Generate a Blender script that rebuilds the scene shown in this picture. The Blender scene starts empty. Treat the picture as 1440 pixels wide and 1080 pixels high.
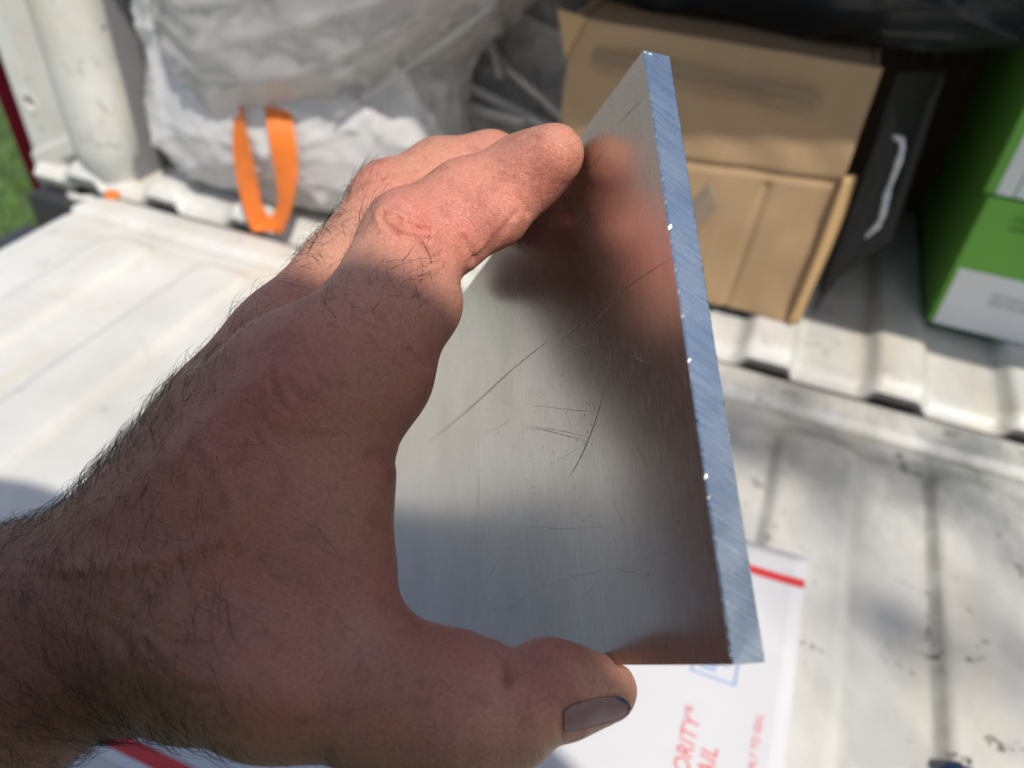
import bpy, math, random
import numpy as np
from mathutils import Matrix, Vector

# ------------------------------------------------------------------ camera, sky, sun, exposure
sc = bpy.context.scene
F = 1080.0                                        # focal length in photo pixels (1440 wide)
CAM = np.array([0.0, 0.0, 0.36])
ey = np.array([539., -855., 1080.]); ey /= np.linalg.norm(ey)
ex = np.array([4113., 1229., -1080.]); ex -= ey * ex.dot(ey); ex /= np.linalg.norm(ex)
ez = np.cross(ex, ey)
M = np.array([ex, ey, ez])                        # world = CAM + M @ (right, down, forward)
def c2w(c, mm=True):
    c = np.asarray(c, float)
    return CAM + (c * (0.001 if mm else 1.0)) @ M.T
def ray(px, py):
    return np.array([(px - 720) / F, (py - 540) / F, 1.0]) @ M.T
def on_z(px, py, z=0.0):
    r = ray(px, py); return CAM + r * ((z - CAM[2]) / r[2])
def on_y(px, py, y):
    r = ray(px, py); return CAM + r * (y / r[1])
def on_x(px, py, x):
    r = ray(px, py); return CAM + r * (x / r[0])
def P3(px, py, d):                                # camera-space millimetres
    return np.array([(px - 720) * d / F, (py - 540) * d / F, d])

cam_d = bpy.data.cameras.new("camera"); cam = bpy.data.objects.new("camera", cam_d)
sc.collection.objects.link(cam); sc.camera = cam
R = np.column_stack([M[:, 0], -M[:, 1], -M[:, 2]])
mw = Matrix.Identity(4)
for i in range(3):
    for j in range(3): mw[i][j] = R[i, j]
    mw[i][3] = CAM[i]
cam.matrix_world = mw
cam_d.sensor_width = 36; cam_d.lens = 27.0
cam_d.clip_start = 0.004; cam_d.clip_end = 400
cam_d.dof.use_dof = True; cam_d.dof.focus_distance = 0.148; cam_d.dof.aperture_fstop = 14.0

SUN = np.array([0.45, -0.47, 1.0]); SUN /= np.linalg.norm(SUN)      # towards the sun
el = math.asin(SUN[2]); az = math.atan2(SUN[0], SUN[1])
w = bpy.data.worlds.new("World"); sc.world = w; w.use_nodes = True
nt = w.node_tree; bgn = nt.nodes["Background"]
sky = nt.nodes.new("ShaderNodeTexSky"); sky.sky_type = 'NISHITA'; sky.sun_disc = False
sky.sun_elevation = el; sky.sun_rotation = az
nt.links.new(sky.outputs[0], bgn.inputs[0]); bgn.inputs[1].default_value = 0.15; sky.dust_density = 1.6; sky.ozone_density = 0.25
sl = bpy.data.lights.new("sun", 'SUN'); sl.energy = 3.6; sl.angle = math.radians(0.7); sl.color = (1, .94, .85)
so = bpy.data.objects.new("sun", sl); sc.collection.objects.link(so)
so.rotation_euler = Vector(-SUN).to_track_quat('-Z', 'Y').to_euler()
sc.view_settings.view_transform = 'Standard'; sc.view_settings.look = 'None'
sc.view_settings.exposure = 0.0; sc.view_settings.gamma = 1.0
sc.view_settings.use_curve_mapping = False
sc.cycles.max_bounces = 10; sc.cycles.transparent_max_bounces = 24

rng = np.random.default_rng(7); random.seed(7)
COL = sc.collection

# ------------------------------------------------------------------ helpers
def tag(o, label=None, cat=None, group=None, kind=None):
    if label: o['label'] = label
    if cat: o['category'] = cat
    if group: o['group'] = group
    if kind: o['kind'] = kind
    return o
def empty(name, loc, label=None, cat=None, **k):
    o = bpy.data.objects.new(name, None); o.location = loc; o.empty_display_size = .02
    COL.objects.link(o); return tag(o, label, cat, **k)
def mesh(name, V, Fc, mat, parent=None, smooth=True, loc=None, **k):
    """one mesh object from world-space vertices"""
    me = bpy.data.meshes.new(name)
    V = np.asarray(V, float)
    off = np.zeros(3)
    if parent is not None: off = np.array(parent.matrix_world_off)if hasattr(parent, 'matrix_world_off') else abs_loc(parent)
    elif loc is not None: off = np.asarray(loc, float)
    me.from_pydata((V - off).tolist(), [], Fc if isinstance(Fc, list) else Fc.tolist())
    if smooth: me.polygons.foreach_set('use_smooth', [True] * len(me.polygons))
    me.materials.append(mat); me.update()
    o = bpy.data.objects.new(name, me); COL.objects.link(o)
    if parent is not None: o.parent = parent
    elif loc is not None: o.location = loc
    return tag(o, **k)
def abs_loc(o):
    p = np.array(o.location)
    while o.parent is not None:
        o = o.parent; p = p + np.array(o.location)
    return p
def vattr(o, name, arr):
    a = o.data.attributes.new(name, 'FLOAT_COLOR', 'POINT')
    arr = np.asarray(arr, np.float32)
    if arr.ndim == 1: arr = np.stack([arr] * 3, 1)
    arr = np.concatenate([arr, np.ones((len(arr), 1), np.float32)], 1)
    a.data.foreach_set('color', arr.ravel())
def box_vf(x0, x1, y0, y1, z0, z1, b=0.0):
    V = np.array([[x, y, z] for z in (z0, z1) for y in (y0, y1) for x in (x0, x1)], float)
    Fc = [[0, 2, 3, 1], [4, 5, 7, 6], [0, 1, 5, 4], [2, 6, 7, 3], [0, 4, 6, 2], [1, 3, 7, 5]]
    return V, Fc
def bevel(o, wd, seg=2):
    m = o.modifiers.new('bevel', 'BEVEL'); m.width = wd; m.segments = seg; m.limit_method = 'ANGLE'
    return o
def grid_vf(X, Y, Z):
    n, m = X.shape
    V = np.stack([X, Y, Z], -1).reshape(-1, 3)
    i = np.arange(n * m).reshape(n, m)
    Fc = np.stack([i[:-1, :-1], i[1:, :-1], i[1:, 1:], i[:-1, 1:]], -1).reshape(-1, 4)
    return V, Fc
def tube_vf(pts, rad, n=8, cap=True):
    pts = np.asarray(pts, float); rad = np.broadcast_to(np.asarray(rad, float), (len(pts),))
    V = []; Fc = []; up = np.array([.13, .21, .97])
    for i, p in enumerate(pts):
        t = pts[min(i + 1, len(pts) - 1)] - pts[max(i - 1, 0)]; t = t / (np.linalg.norm(t) + 1e-12)
        a = np.cross(t, up); a /= np.linalg.norm(a) + 1e-12; b = np.cross(t, a)
        for k in range(n):
            th = 2 * math.pi * k / n
            V.append(p + rad[i] * (a * math.cos(th) + b * math.sin(th)))
    for i in range(len(pts) - 1):
        for k in range(n):
            Fc.append([i * n + k, i * n + (k + 1) % n, (i + 1) * n + (k + 1) % n, (i + 1) * n + k])
    if cap:
        Fc.append(list(range(n))[::-1]); Fc.append([(len(pts) - 1) * n + k for k in range(n)])
    return np.array(V), Fc
def spline(pts, n):
    pts = np.asarray(pts, float); out = []
    p = np.vstack([2 * pts[0] - pts[1], pts, 2 * pts[-1] - pts[-2]])
    for u in np.linspace(0, len(pts) - 1 - 1e-9, n):
        i = int(u); f = u - i; a, b, c, d = p[i], p[i + 1], p[i + 2], p[i + 3]
        out.append(.5 * (2 * b + (c - a) * f + (2 * a - 5 * b + 4 * c - d) * f * f + (3 * b - a - 3 * c + d) * f ** 3))
    return np.array(out)

# ------------------------------------------------------------------ materials
def mat(name):
    m = bpy.data.materials.new(name); m.use_nodes = True
    t = m.node_tree; return m, t, t.nodes, t.links, t.nodes['Principled BSDF']
def N(t, ty, **k):
    n = t.nodes.new(ty)
    for a, v in k.items():
        if a.startswith('i_'):
            key = a[2:]; key = int(key) if key.isdigit() else key.replace('_', ' ')
            n.inputs[key].default_value = v
        else: setattr(n, a, v)
    return n
def ramp(t, src, stops):
    r = t.nodes.new('ShaderNodeValToRGB'); e = r.color_ramp.elements
    while len(e) < len(stops): e.new(.5)
    for el_, (p, c) in zip(e, stops):
        el_.position = p; el_.color = (*c, 1) if len(c) == 3 else c
    t.links.new(src, r.inputs[0]); return r.outputs[0]
def noise(t, scale, detail=4, rough=.55, vec=None, dist=0.0):
    n = N(t, 'ShaderNodeTexNoise'); n.inputs['Scale'].default_value = scale; n.inputs['Detail'].default_value = detail
    n.inputs['Roughness'].default_value = rough; n.inputs['Distortion'].default_value = dist
    if vec is not None: t.links.new(vec, n.inputs['Vector'])
    return n.outputs[0]
def coords(t, scale=(1, 1, 1), rot=(0, 0, 0), loc=(0, 0, 0)):
    c = N(t, 'ShaderNodeTexCoord'); mp = N(t, 'ShaderNodeMapping')
    mp.inputs['Scale'].default_value = scale; mp.inputs['Rotation'].default_value = rot; mp.inputs['Location'].default_value = loc
    t.links.new(c.outputs['Object'], mp.inputs[0]); return mp.outputs[0]
def mix(t, fac, a, b, mode='MIX'):
    n = N(t, 'ShaderNodeMix', data_type='RGBA', blend_type=mode)
    for s, v in ((0, fac), (6, a), (7, b)):
        if hasattr(v, 'links'): t.links.new(v, n.inputs[s])
        else: n.inputs[s].default_value = v if s == 0 else (*v, 1)
    return n.outputs[2]
def bump(t, bsdf, h, strength, dist, chain=None):
    b = N(t, 'ShaderNodeBump'); b.inputs['Strength'].default_value = strength; b.inputs['Distance'].default_value = dist
    t.links.new(h, b.inputs['Height'])
    if chain is not None: t.links.new(chain, b.inputs['Normal'])
    t.links.new(b.outputs[0], bsdf.inputs['Normal']); return b.outputs[0]
def simple(name, col, rough=.6, var=.12, scale=30, metallic=0, bmp=0.0, bscale=200, **k):
    m, t, n, l, b = mat(name)
    f = noise(t, scale, 5, .6, coords(t))
    lo = tuple(c * (1 - var) for c in col); hi = tuple(min(1, c * (1 + var)) for c in col)
    l.new(ramp(t, f, [(.3, lo), (.7, hi)]), b.inputs['Base Color'])
    b.inputs['Roughness'].default_value = rough; b.inputs['Metallic'].default_value = metallic
    if bmp: bump(t, b, noise(t, bscale, 4, .6, coords(t)), 1.0, bmp)
    for kk, v in k.items(): b.inputs[kk.replace('_', ' ')].default_value = v
    return m

def m_skin():
    m, t, n, l, b = mat('skin')
    at = N(t, 'ShaderNodeAttribute', attribute_name='tint')
    co = coords(t)
    mott = ramp(t, noise(t, 230, 5, .65, co), [(.3, (.80, .72, .70)), (.5, (1, 1, 1)), (.72, (1.0, .86, .82))])
    c1 = mix(t, 1.0, at.outputs['Color'], mott, 'MULTIPLY')
    fine = ramp(t, noise(t, 1500, 3, .6, co), [(.32, (.78, .75, .73)), (.58, (1, 1, 1))])
    c2 = mix(t, .8, c1, fine, 'MULTIPLY')
    l.new(c2, b.inputs['Base Color'])
    b.inputs['Subsurface Weight'].default_value = .22
    b.inputs['Subsurface Radius'].default_value = (1.0, .38, .22); b.inputs['Subsurface Scale'].default_value = .0022
    b.inputs['Roughness'].default_value = .43; b.inputs['Specular IOR Level'].default_value = .38
    # skin relief: fine cells, stretched furrows across two directions
    v = N(t, 'ShaderNodeTexVoronoi', feature='DISTANCE_TO_EDGE'); v.inputs['Scale'].default_value = 1500
    wv = N(t, 'ShaderNodeVectorMath', operation='ADD')
    nz = N(t, 'ShaderNodeTexNoise'); nz.inputs['Scale'].default_value = 500; l.new(co, nz.inputs['Vector'])
    sc_ = N(t, 'ShaderNodeVectorMath', operation='SCALE'); sc_.inputs[3].default_value = .0011
    l.new(nz.outputs[1], sc_.inputs[0]); l.new(co, wv.inputs[0]); l.new(sc_.outputs[0], wv.inputs[1])
    l.new(wv.outputs[0], v.inputs['Vector'])
    cell = ramp(t, v.outputs['Distance'], [(0, (0, 0, 0)), (.14, (1, 1, 1))])
    b1 = bump(t, b, cell, .45, .00016)
    fa = noise(t, 420, 3, .6, coords(t, (1, 6.5, 1), (.3, .5, .55)))
    b2 = bump(t, b, fa, .45, .00042, b1)
    fb = noise(t, 420, 3, .6, coords(t, (5.5, 1, 1), (.2, -.4, .9)))
    b3 = bump(t, b, fb, .38, .00038, b2)
    bump(t, b, noise(t, 80, 3, .5, co), .3, .0006, b3)
    return m
def m_nail():
    m, t, n, l, b = mat('nail')
    l.new(ramp(t, noise(t, 260, 3, .5, coords(t)), [(.3, (.235, .12, .115)), (.7, (.31, .165, .155))]), b.inputs['Base Color'])
    b.inputs['Roughness'].default_value = .4; b.inputs['Subsurface Weight'].default_value = .15
    b.inputs['Subsurface Radius'].default_value = (1, .5, .4); b.inputs['Subsurface Scale'].default_value = .001
    bump(t, b, noise(t, 300, 2, .5, coords(t, (.3, 6, 3))), .2, .0001)
    return m
def m_metal_face():
    m, t, n, l, b = mat('milled_aluminium')
    b.inputs['Metallic'].default_value = 1
    # local x = along the bar, y = up its face (grain direction)
    br = noise(t, 60, 6, .75, coords(t, (60, 1.2, 60)))
    br2 = noise(t, 260, 4, .7, coords(t, (16, .9, 16)))
    blot = noise(t, 38, 5, .6, coords(t, (1, .6, 1)))
    spk = noise(t, 1700, 2, .7, coords(t, (1, .5, 1)))
    c = ramp(t, br, [(.25, (.44, .425, .405)), (.75, (.63, .615, .59))])
    c = mix(t, 1, c, ramp(t, blot, [(.35, (.86, .85, .84)), (.65, (1, 1, 1))]), 'MULTIPLY')
    c = mix(t, 1, c, ramp(t, spk, [(.20, (.45, .43, .40)), (.29, (1, 1, 1))]), 'MULTIPLY')
    l.new(c, b.inputs['Base Color'])
    l.new(ramp(t, br2, [(.3, (.20, .20, .20)), (.75, (.32, .32, .32))]), b.inputs['Roughness'])
    b1 = bump(t, b, br, .16, .00004)
    bump(t, b, br2, .10, .00003, b1)
    return m
def m_metal_cut():
    m, t, n, l, b = mat('saw_cut_aluminium')
    b.inputs['Metallic'].default_value = 1
    c1 = coords(t, (1, 1, 1), (math.radians(32), 0, 0))
    mp = N(t, 'ShaderNodeMapping'); mp.inputs['Scale'].default_value = (1, 46, 1.6); l.new(c1, mp.inputs[0])
    br = noise(t, 48, 6, .75, mp.outputs[0])
    cc = mix(t, 1, ramp(t, br, [(.3, (.50, .535, .545)), (.72, (.90, .95, .96))]),  # slight cyan in the base stands in for reflected sky
             ramp(t, noise(t, 900, 2, .6, coords(t)), [(.22, (.5, .5, .5)), (.3, (1, 1, 1))]), 'MULTIPLY')
    l.new(cc, b.inputs['Base Color'])
    l.new(ramp(t, noise(t, 120, 3, .6, coords(t)), [(.3, (.22,) * 3), (.7, (.33,) * 3)]), b.inputs['Roughness'])
    bump(t, b, mix(t, .45, br, noise(t, 34, 5, .7, coords(t, (1, 1, .5)))), .6, .00013)
    return m
def m_paint():
    """worn white truck paint with dirt; the attribute grime marks joints and edges that hold dirt"""
    m, t, n, l, b = mat('worn_white_paint')
    co = coords(t)
    at = N(t, 'ShaderNodeAttribute', attribute_name='grime')
    sp = N(t, 'ShaderNodeSeparateColor'); l.new(at.outputs['Color'], sp.inputs[0])
    base = ramp(t, noise(t, 9, 6, .6, co), [(.3, (.60, .59, .545)), (.6, (.72, .715, .68)), (.8, (.67, .645, .565))])
    # tan streaks along the ribs
    st = noise(t, 7, 5, .6, coords(t, (3, .6, 1)))
    base = mix(t, ramp(t, st, [(.50, (0, 0, 0)), (.72, (.75,) * 3)]), base, (.66, .58, .44))
    # grey wash, stronger where worn (G)
    wear = noise(t, 16, 7, .68, coords(t, (1.5, .8, 1)))
    mth = N(t, 'ShaderNodeMath', operation='MULTIPLY'); l.new(ramp(t, wear, [(.40, (0, 0, 0)), (.66, (1, 1, 1))]), mth.inputs[0]); l.new(sp.outputs[1], mth.inputs[1])
    base = mix(t, mth.outputs[0], base, (.34, .35, .345))
    # black scuffs and chips
    sc1 = noise(t, 46, 5, .75, coords(t, (1, 1.1, 1)), .6)
    m2 = N(t, 'ShaderNodeMath', operation='MULTIPLY'); l.new(ramp(t, sc1, [(.60, (0, 0, 0)), (.66, (1, 1, 1))]), m2.inputs[0]); l.new(sp.outputs[2], m2.inputs[1])
    base = mix(t, m2.outputs[0], base, (.10, .095, .085))
    # hairline scratches
    s3 = noise(t, 30, 3, .9, coords(t, (1, 22, 1), (0, 0, .5)))
    base = mix(t, ramp(t, s3, [(.70, (0, 0, 0)), (.76, (.35,) * 3)]), base, (.42, .40, .35))
    # grime in the joints (R)
    g = noise(t, 55, 5, .7, co)
    m3 = N(t, 'ShaderNodeMath', operation='MULTIPLY'); l.new(ramp(t, g, [(.30, (.25,) * 3), (.62, (1, 1, 1))]), m3.inputs[0]); l.new(sp.outputs[0], m3.inputs[1])
    base = mix(t, m3.outputs[0], base, (.21, .21, .16))
    l.new(base, b.inputs['Base Color'])
    l.new(ramp(t, noise(t, 20, 4, .6, co), [(.3, (.32,) * 3), (.7, (.55,) * 3)]), b.inputs['Roughness'])
    bump(t, b, noise(t, 60, 4, .6, co), .25, .0012)
    return m
def m_plastic(name, col, alpha, rough=.25, sheen=.5):
    """thin bag film: part of the light passes straight through, part scatters, part glints"""
    m, t, n, l, b = mat(name)
    for nd in list(n):
        if nd.type != 'OUTPUT_MATERIAL': n.remove(nd)
    out = [x for x in n if x.type == 'OUTPUT_MATERIAL'][0]
    f = noise(t, 40, 5, .6, coords(t))
    c = ramp(t, f, [(.3, tuple(x * .85 for x in col)), (.7, col)])
    df = N(t, 'ShaderNodeBsdfDiffuse'); tl = N(t, 'ShaderNodeBsdfTranslucent'); tr = N(t, 'ShaderNodeBsdfTransparent')
    gl = N(t, 'ShaderNodeBsdfGlossy'); gl.inputs['Roughness'].default_value = rough
    l.new(c, df.inputs[0]); l.new(c, tl.inputs[0])
    m1 = N(t, 'ShaderNodeMixShader'); m1.inputs[0].default_value = .3; l.new(df.outputs[0], m1.inputs[1]); l.new(tl.outputs[0], m1.inputs[2])
    lw = N(t, 'ShaderNodeLayerWeight'); lw.inputs[0].default_value = .35
    al = ramp(t, lw.outputs['Facing'], [(0, (alpha,) * 3), (1, (min(1, alpha + (.62 if alpha < .3 else .4)),) * 3)])
    m2 = N(t, 'ShaderNodeMixShader'); l.new(al, m2.inputs[0]); l.new(tr.outputs[0], m2.inputs[1]); l.new(m1.outputs[0], m2.inputs[2])
    fr = N(t, 'ShaderNodeFresnel'); fr.inputs[0].default_value = 1.45
    mm = N(t, 'ShaderNodeMath', operation='MULTIPLY'); l.new(fr.outputs[0], mm.inputs[0]); mm.inputs[1].default_value = sheen * 2
    m3 = N(t, 'ShaderNodeMixShader'); l.new(mm.outputs[0], m3.inputs[0]); l.new(m2.outputs[0], m3.inputs[1]); l.new(gl.outputs[0], m3.inputs[2])
    l.new(m3.outputs[0], out.inputs[0])
    return m
def m_card(name='cardboard', col=(.43, .285, .155)):
    m, t, n, l, b = mat(name)
    flute = noise(t, 40, 3, .6, coords(t, (14, 1, .4)))
    blot = noise(t, 9, 5, .6, coords(t))
    c = ramp(t, blot, [(.3, tuple(x * .86 for x in col)), (.7, tuple(x * 1.06 for x in col))])
    c = mix(t, 1, c, ramp(t, flute, [(.3, (.92, .91, .89)), (.7, (1, 1, 1))]), 'MULTIPLY')
    l.new(c, b.inputs['Base Color']); b.inputs['Roughness'].default_value = .8
    bump(t, b, flute, .25, .0008)
    return m

SKIN = m_skin(); NAIL = m_nail(); NAIL_P = simple('pale_nail', (.78, .52, .43), .3, .05, 200); PAINT = m_paint()
HAIR = simple('dark_hair', (.018, .012, .009), .45, .2, 400)
FACE = m_metal_face(); CUT = m_metal_cut()
SCRD = simple('scratch_dark', (.16, .15, .14), .5, .1, 300, metallic=.6)
SCRB = simple('scratch_bright', (.66, .66, .66), .6, .05, 300, metallic=.7)
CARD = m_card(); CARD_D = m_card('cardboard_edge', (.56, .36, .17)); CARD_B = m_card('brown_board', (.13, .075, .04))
PAPER = simple('white_paper', (.71, .71, .735), .65, .03, 14, bmp=.0006, bscale=25)
RED = simple('red_ink', (.72, .055, .06), .6, .08, 200)
REDT = simple('faded_red_ink', (.78, .16, .17), .6, .1, 300)
BLUE = simple('blue_ink', (.16, .36, .72), .6, .08, 300)
ORANGE = simple('orange_plastic', (.78, .185, .018), .42, .10, 60, bmp=.0006, bscale=60)
WHITEBAG = m_plastic('white_bag_film', (.92, .91, .91), .90, .3, .35)
CLEARBAG = m_plastic('clear_bag_film', (.94, .90, .88), .42, .2, .6)
GREYBAG = m_plastic('grey_bag_film', (.85, .85, .87), .26, .22, .7)
WHITEFOLD = m_plastic('gathered_film', (.92, .91, .90), .5, .3, .4)
GREYFOLD = m_plastic('gathered_grey_film', (.80, .79, .80), .34, .3, .4)
BLACKBAG = m_plastic('black_bag_film', (.025, .028, .034), .93, .3, .55)
BEIGE = simple('beige_card', (.74, .62, .52), .75, .12, 16, bmp=.001, bscale=40)
PURPLE = simple('purple_print', (.22, .17, .33), .6, .15, 40)
WHITEPK = simple('white_packaging', (.72, .74, .77), .6, .06, 22, bmp=.001, bscale=30)
PINKPK = simple('pink_packaging', (.68, .50, .48), .6, .12, 18)
GREEN = simple('green_print', (.15, .42, .05), .5, .10, 12)
GREYWHITE = simple('grey_white_print', (.78, .78, .78), .55, .04, 12)
DKGREEN = simple('dark_green_ink', (.05, .15, .02), .6, .05, 50)
GREYINK = simple('grey_ink', (.36, .36, .36), .6, .05, 50)
BLACK = simple('black_board', (.016, .014, .013), .55, .2, 40)
MAROON = simple('maroon_paint', (.16, .012, .03), .25, .06, 20)
DARKGREY = simple('dark_bumper', (.045, .045, .05), .5, .1, 30)
GREYWALL = simple('plain_grey', (.24, .24, .245), .6, .12, 12)  # one even grey over both side walls
LINER = simple('black_bed_liner', (.02, .017, .015), .7, .2, 40)
STEEL = simple('zinc_steel', (.5, .5, .48), .4, .1, 60, metallic=1)
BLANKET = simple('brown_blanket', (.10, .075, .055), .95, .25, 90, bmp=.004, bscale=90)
SHIRT = simple('navy_shirt', (.03, .035, .05), .9, .15, 60)
CLOTH = simple('dark_trousers', (.03, .03, .035), .9, .15, 60)
CAPM = simple('black_cap_cloth', (.02, .02, .022), .9, .15, 60)
TAPE = m_plastic('packing_tape', (.58, .45, .31), .18, .4, .12)
TORN = m_plastic('torn_tape_film', (.66, .55, .44), .34, .45, .1)
BLUEPL = simple('dark_blue_plastic', (.025, .05, .12), .35, .2, 200)
GRASSM = simple('lawn_soil', (.07, .12, .03), .95, .4, 12, bmp=.02, bscale=30)
BLADE = simple('grass_blade', (.10, .20, .035), .7, .4, 3)
GRAVEL = simple('gravel', (.34, .30, .25), .95, .3, 60, bmp=.02, bscale=60)
LEAF = simple('leaf', (.055, .10, .03), .6, .4, 2)
BARK = simple('bark', (.12, .09, .065), .9, .3, 8, bmp=.02, bscale=14)

# ------------------------------------------------------------------ bar geometry (camera space, mm)
Ld = np.array([264. - 720, 935. - 540, F]); Ld /= np.linalg.norm(Ld)
r0 = np.array([185., -470., F]); r1 = np.array([310., 395., F])
ratio = r0.dot(Ld) / r1.dot(Ld)
Hv = r1 * ratio - r0
kk = 101.6 / np.linalg.norm(Hv)
B0 = r0 * kk; B1 = r1 * ratio * kk
Hd = (B1 - B0) / 101.6
Nd = np.cross(Ld, Hd)                              # outward normal of the large face
if Nd[0] > 0: Nd = -Nd
TH = 5.6; LEN = 250.0                              # thickness, length (mm)
def bar_sdf(P):
    q = P - (B0 + Ld * LEN / 2 + Hd * 50.8 - Nd * TH / 2)
    a = np.abs(q @ Ld) - LEN / 2; b = np.abs(q @ Hd) - 50.8; c = np.abs(q @ Nd) - TH / 2
    return np.minimum(np.maximum(a, np.maximum(b, c)), 0) + np.sqrt(np.maximum(a, 0) ** 2 + np.maximum(b, 0) ** 2 + np.maximum(c, 0) ** 2)

# ------------------------------------------------------------------ implicit surfaces
def smin(a, b, k):
    h = np.clip(.5 + .5 * (b - a) / k, 0, 1)
    return b + (a - b) * h - k * h * (1 - h)
def cone(P, a, b, ra, rb):
    ba = b - a; pa = P - a
    h = np.clip(pa @ ba / ba.dot(ba), 0, 1)
    return np.linalg.norm(pa - h[:, None] * ba, axis=1) - (ra + (rb - ra) * h)
def ell(P, c, r, A=None):
    q = P - c
    if A is not None: q = q @ A.T
    q = q / r
    n = np.linalg.norm(q, axis=1)
    return (n - 1) * min(r)
def chain(P, pts, k):
    d = None
    for p, q in zip(pts[:-1], pts[1:]):
        e = cone(P, P3(*p[:3]), P3(*q[:3]), p[3], q[3])
        d = e if d is None else smin(d, e, k)
    return d
def ball(P, px, py, d, r):
    return np.linalg.norm(P - P3(px, py, d), axis=1) - r
def surface_nets(fn, lo, hi, h):
    lo = np.array(lo, float); n = np.ceil((np.array(hi) - lo) / h).astype(int) + 1
    xs = [lo[i] + h * np.arange(n[i]) for i in range(3)]
    D = np.empty(n, np.float32)
    YY, ZZ = np.meshgrid(xs[1], xs[2], indexing='ij')
    step = max(1, int(400000 // (n[1] * n[2])))
    for i in range(0, n[0], step):
        xx = xs[0][i:i + step]
        Q = np.stack([np.repeat(xx, n[1] * n[2]), np.tile(YY.ravel(), len(xx)), np.tile(ZZ.ravel(), len(xx))], 1)
        D[i:i + step] = fn(Q).reshape(len(xx), n[1], n[2])
    S = D < 0
    cs = np.zeros(n - 1, np.int8)
    for dx in (0, 1):
        for dy in (0, 1):
            for dz in (0, 1):
                cs += S[dx:n[0] - 1 + dx, dy:n[1] - 1 + dy, dz:n[2] - 1 + dz]
    act = (cs > 0) & (cs < 8)
    idx = -np.ones(n - 1, np.int64); ids = np.argwhere(act); idx[act] = np.arange(len(ids))
    acc = np.zeros((len(ids), 3)); cnt = np.zeros(len(ids))
    i, j, k = ids.T
    cor = [(a, b, c) for a in (0, 1) for b in (0, 1) for c in (0, 1)]
    for a in cor:
        for ax in range(3):
            if a[ax]: continue
            b = list(a); b[ax] = 1
            d0 = D[i + a[0], j + a[1], k + a[2]]; d1 = D[i + b[0], j + b[1], k + b[2]]
            m = (d0 < 0) != (d1 < 0)
            f = np.where(m, d0 / np.where(m, d0 - d1, 1), 0)
            p = np.array(a, float)[None] + 0 * acc; p[:, ax] += f
            acc[m] += p[m]; cnt[m] += 1
    V = lo + h * (ids + acc / cnt[:, None])
    faces = []
    for ax in range(3):
        u, v = (ax + 1) % 3, (ax + 2) % 3
        sl0 = [slice(1, -1)] * 3; sl0[ax] = slice(0, -1)
        sl1 = list(sl0); sl1[ax] = slice(1, None)
        s0 = S[tuple(sl0)]; s1 = S[tuple(sl1)]
        e = np.argwhere(s0 != s1); flip = s0[tuple(e.T)]
        off = np.ones(3, int); off[ax] = 0
        e = e + off
        def g(du, dv):
            q = e.copy(); q[:, u] -= du; q[:, v] -= dv
            q = np.clip(q, 0, n - 2); return idx[tuple(q.T)]
        q = np.stack([g(1, 1), g(0, 1), g(0, 0), g(1, 0)], 1)
        q[~flip] = q[~flip][:, ::-1]
        faces.append(q)
    Fc = np.concatenate(faces); Fc = Fc[(Fc >= 0).all(1)]
    return V, Fc
def subdiv(V, Fc):
    """one linear split of a quad mesh"""
    nV = len(V)
    E = np.concatenate([np.sort(Fc[:, [k, (k + 1) % 4]], 1) for k in range(4)])
    U, inv = np.unique(E, axis=0, return_inverse=True); inv = inv.reshape(-1)
    nF = len(Fc)
    em = [nV + inv[k * nF:(k + 1) * nF] for k in range(4)]
    fc = nV + len(U) + np.arange(nF)
    V2 = np.concatenate([V, V[U].mean(1), V[Fc].mean(1)])
    out = [np.stack([Fc[:, k], em[k], fc, em[(k + 3) % 4]], 1) for k in range(4)]
    return V2, np.concatenate(out)
def grad(fn, V, e=.25):
    G = np.empty_like(V)
    for a in range(3):
        o = np.zeros(3); o[a] = e
        G[:, a] = (fn(V + o) - fn(V - o)) / (2 * e)
    return G
def project(fn, V, it=3):
    for _ in range(it):
        G = grad(fn, V); g2 = (G * G).sum(1) + 1e-9
        V = V - G * np.clip(fn(V) / g2, -1.5, 1.5)[:, None]
    G = grad(fn, V); return V, G / (np.linalg.norm(G, axis=1)[:, None] + 1e-9)

# ------------------------------------------------------------------ hand
INDEX = [(445, 550, 140, 14.0), (530, 460, 148, 12.4), (580, 339, 160, 10.3), (657, 287, 161, 9.2), (731, 246, 161, 7.3), (783, 217, 153, 5.3)]
MIDDLE = [(402, 500, 160, 12.3), (484, 393, 170, 10.6), (556, 290, 182, 9.8), (620, 252, 185, 9.0), (688, 236, 187, 8.2), (706, 264, 178, 6.6)]
RING = [(374, 525, 180, 11.3), (466, 425, 194, 10), (530, 328, 206, 9.2), (580, 293, 209, 8.4), (640, 280, 209, 7.6), (662, 305, 199, 6.2)]
LITTLE = [(345, 555, 200, 10), (428, 465, 214, 8.8), (480, 395, 222, 8.2), (520, 368, 226, 7.4), (560, 362, 226, 6.8), (590, 385, 219, 5.6)]
THUMB = [(235, 893, 146, 18), (405, 935, 130, 14.2), (560, 979, 125, 11.2), (648, 999, 124, 10.8), (704, 1004, 124, 9.0)]
WR = P3(25, 915, 150); EL = np.array([-300., 160., 60.])
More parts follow.
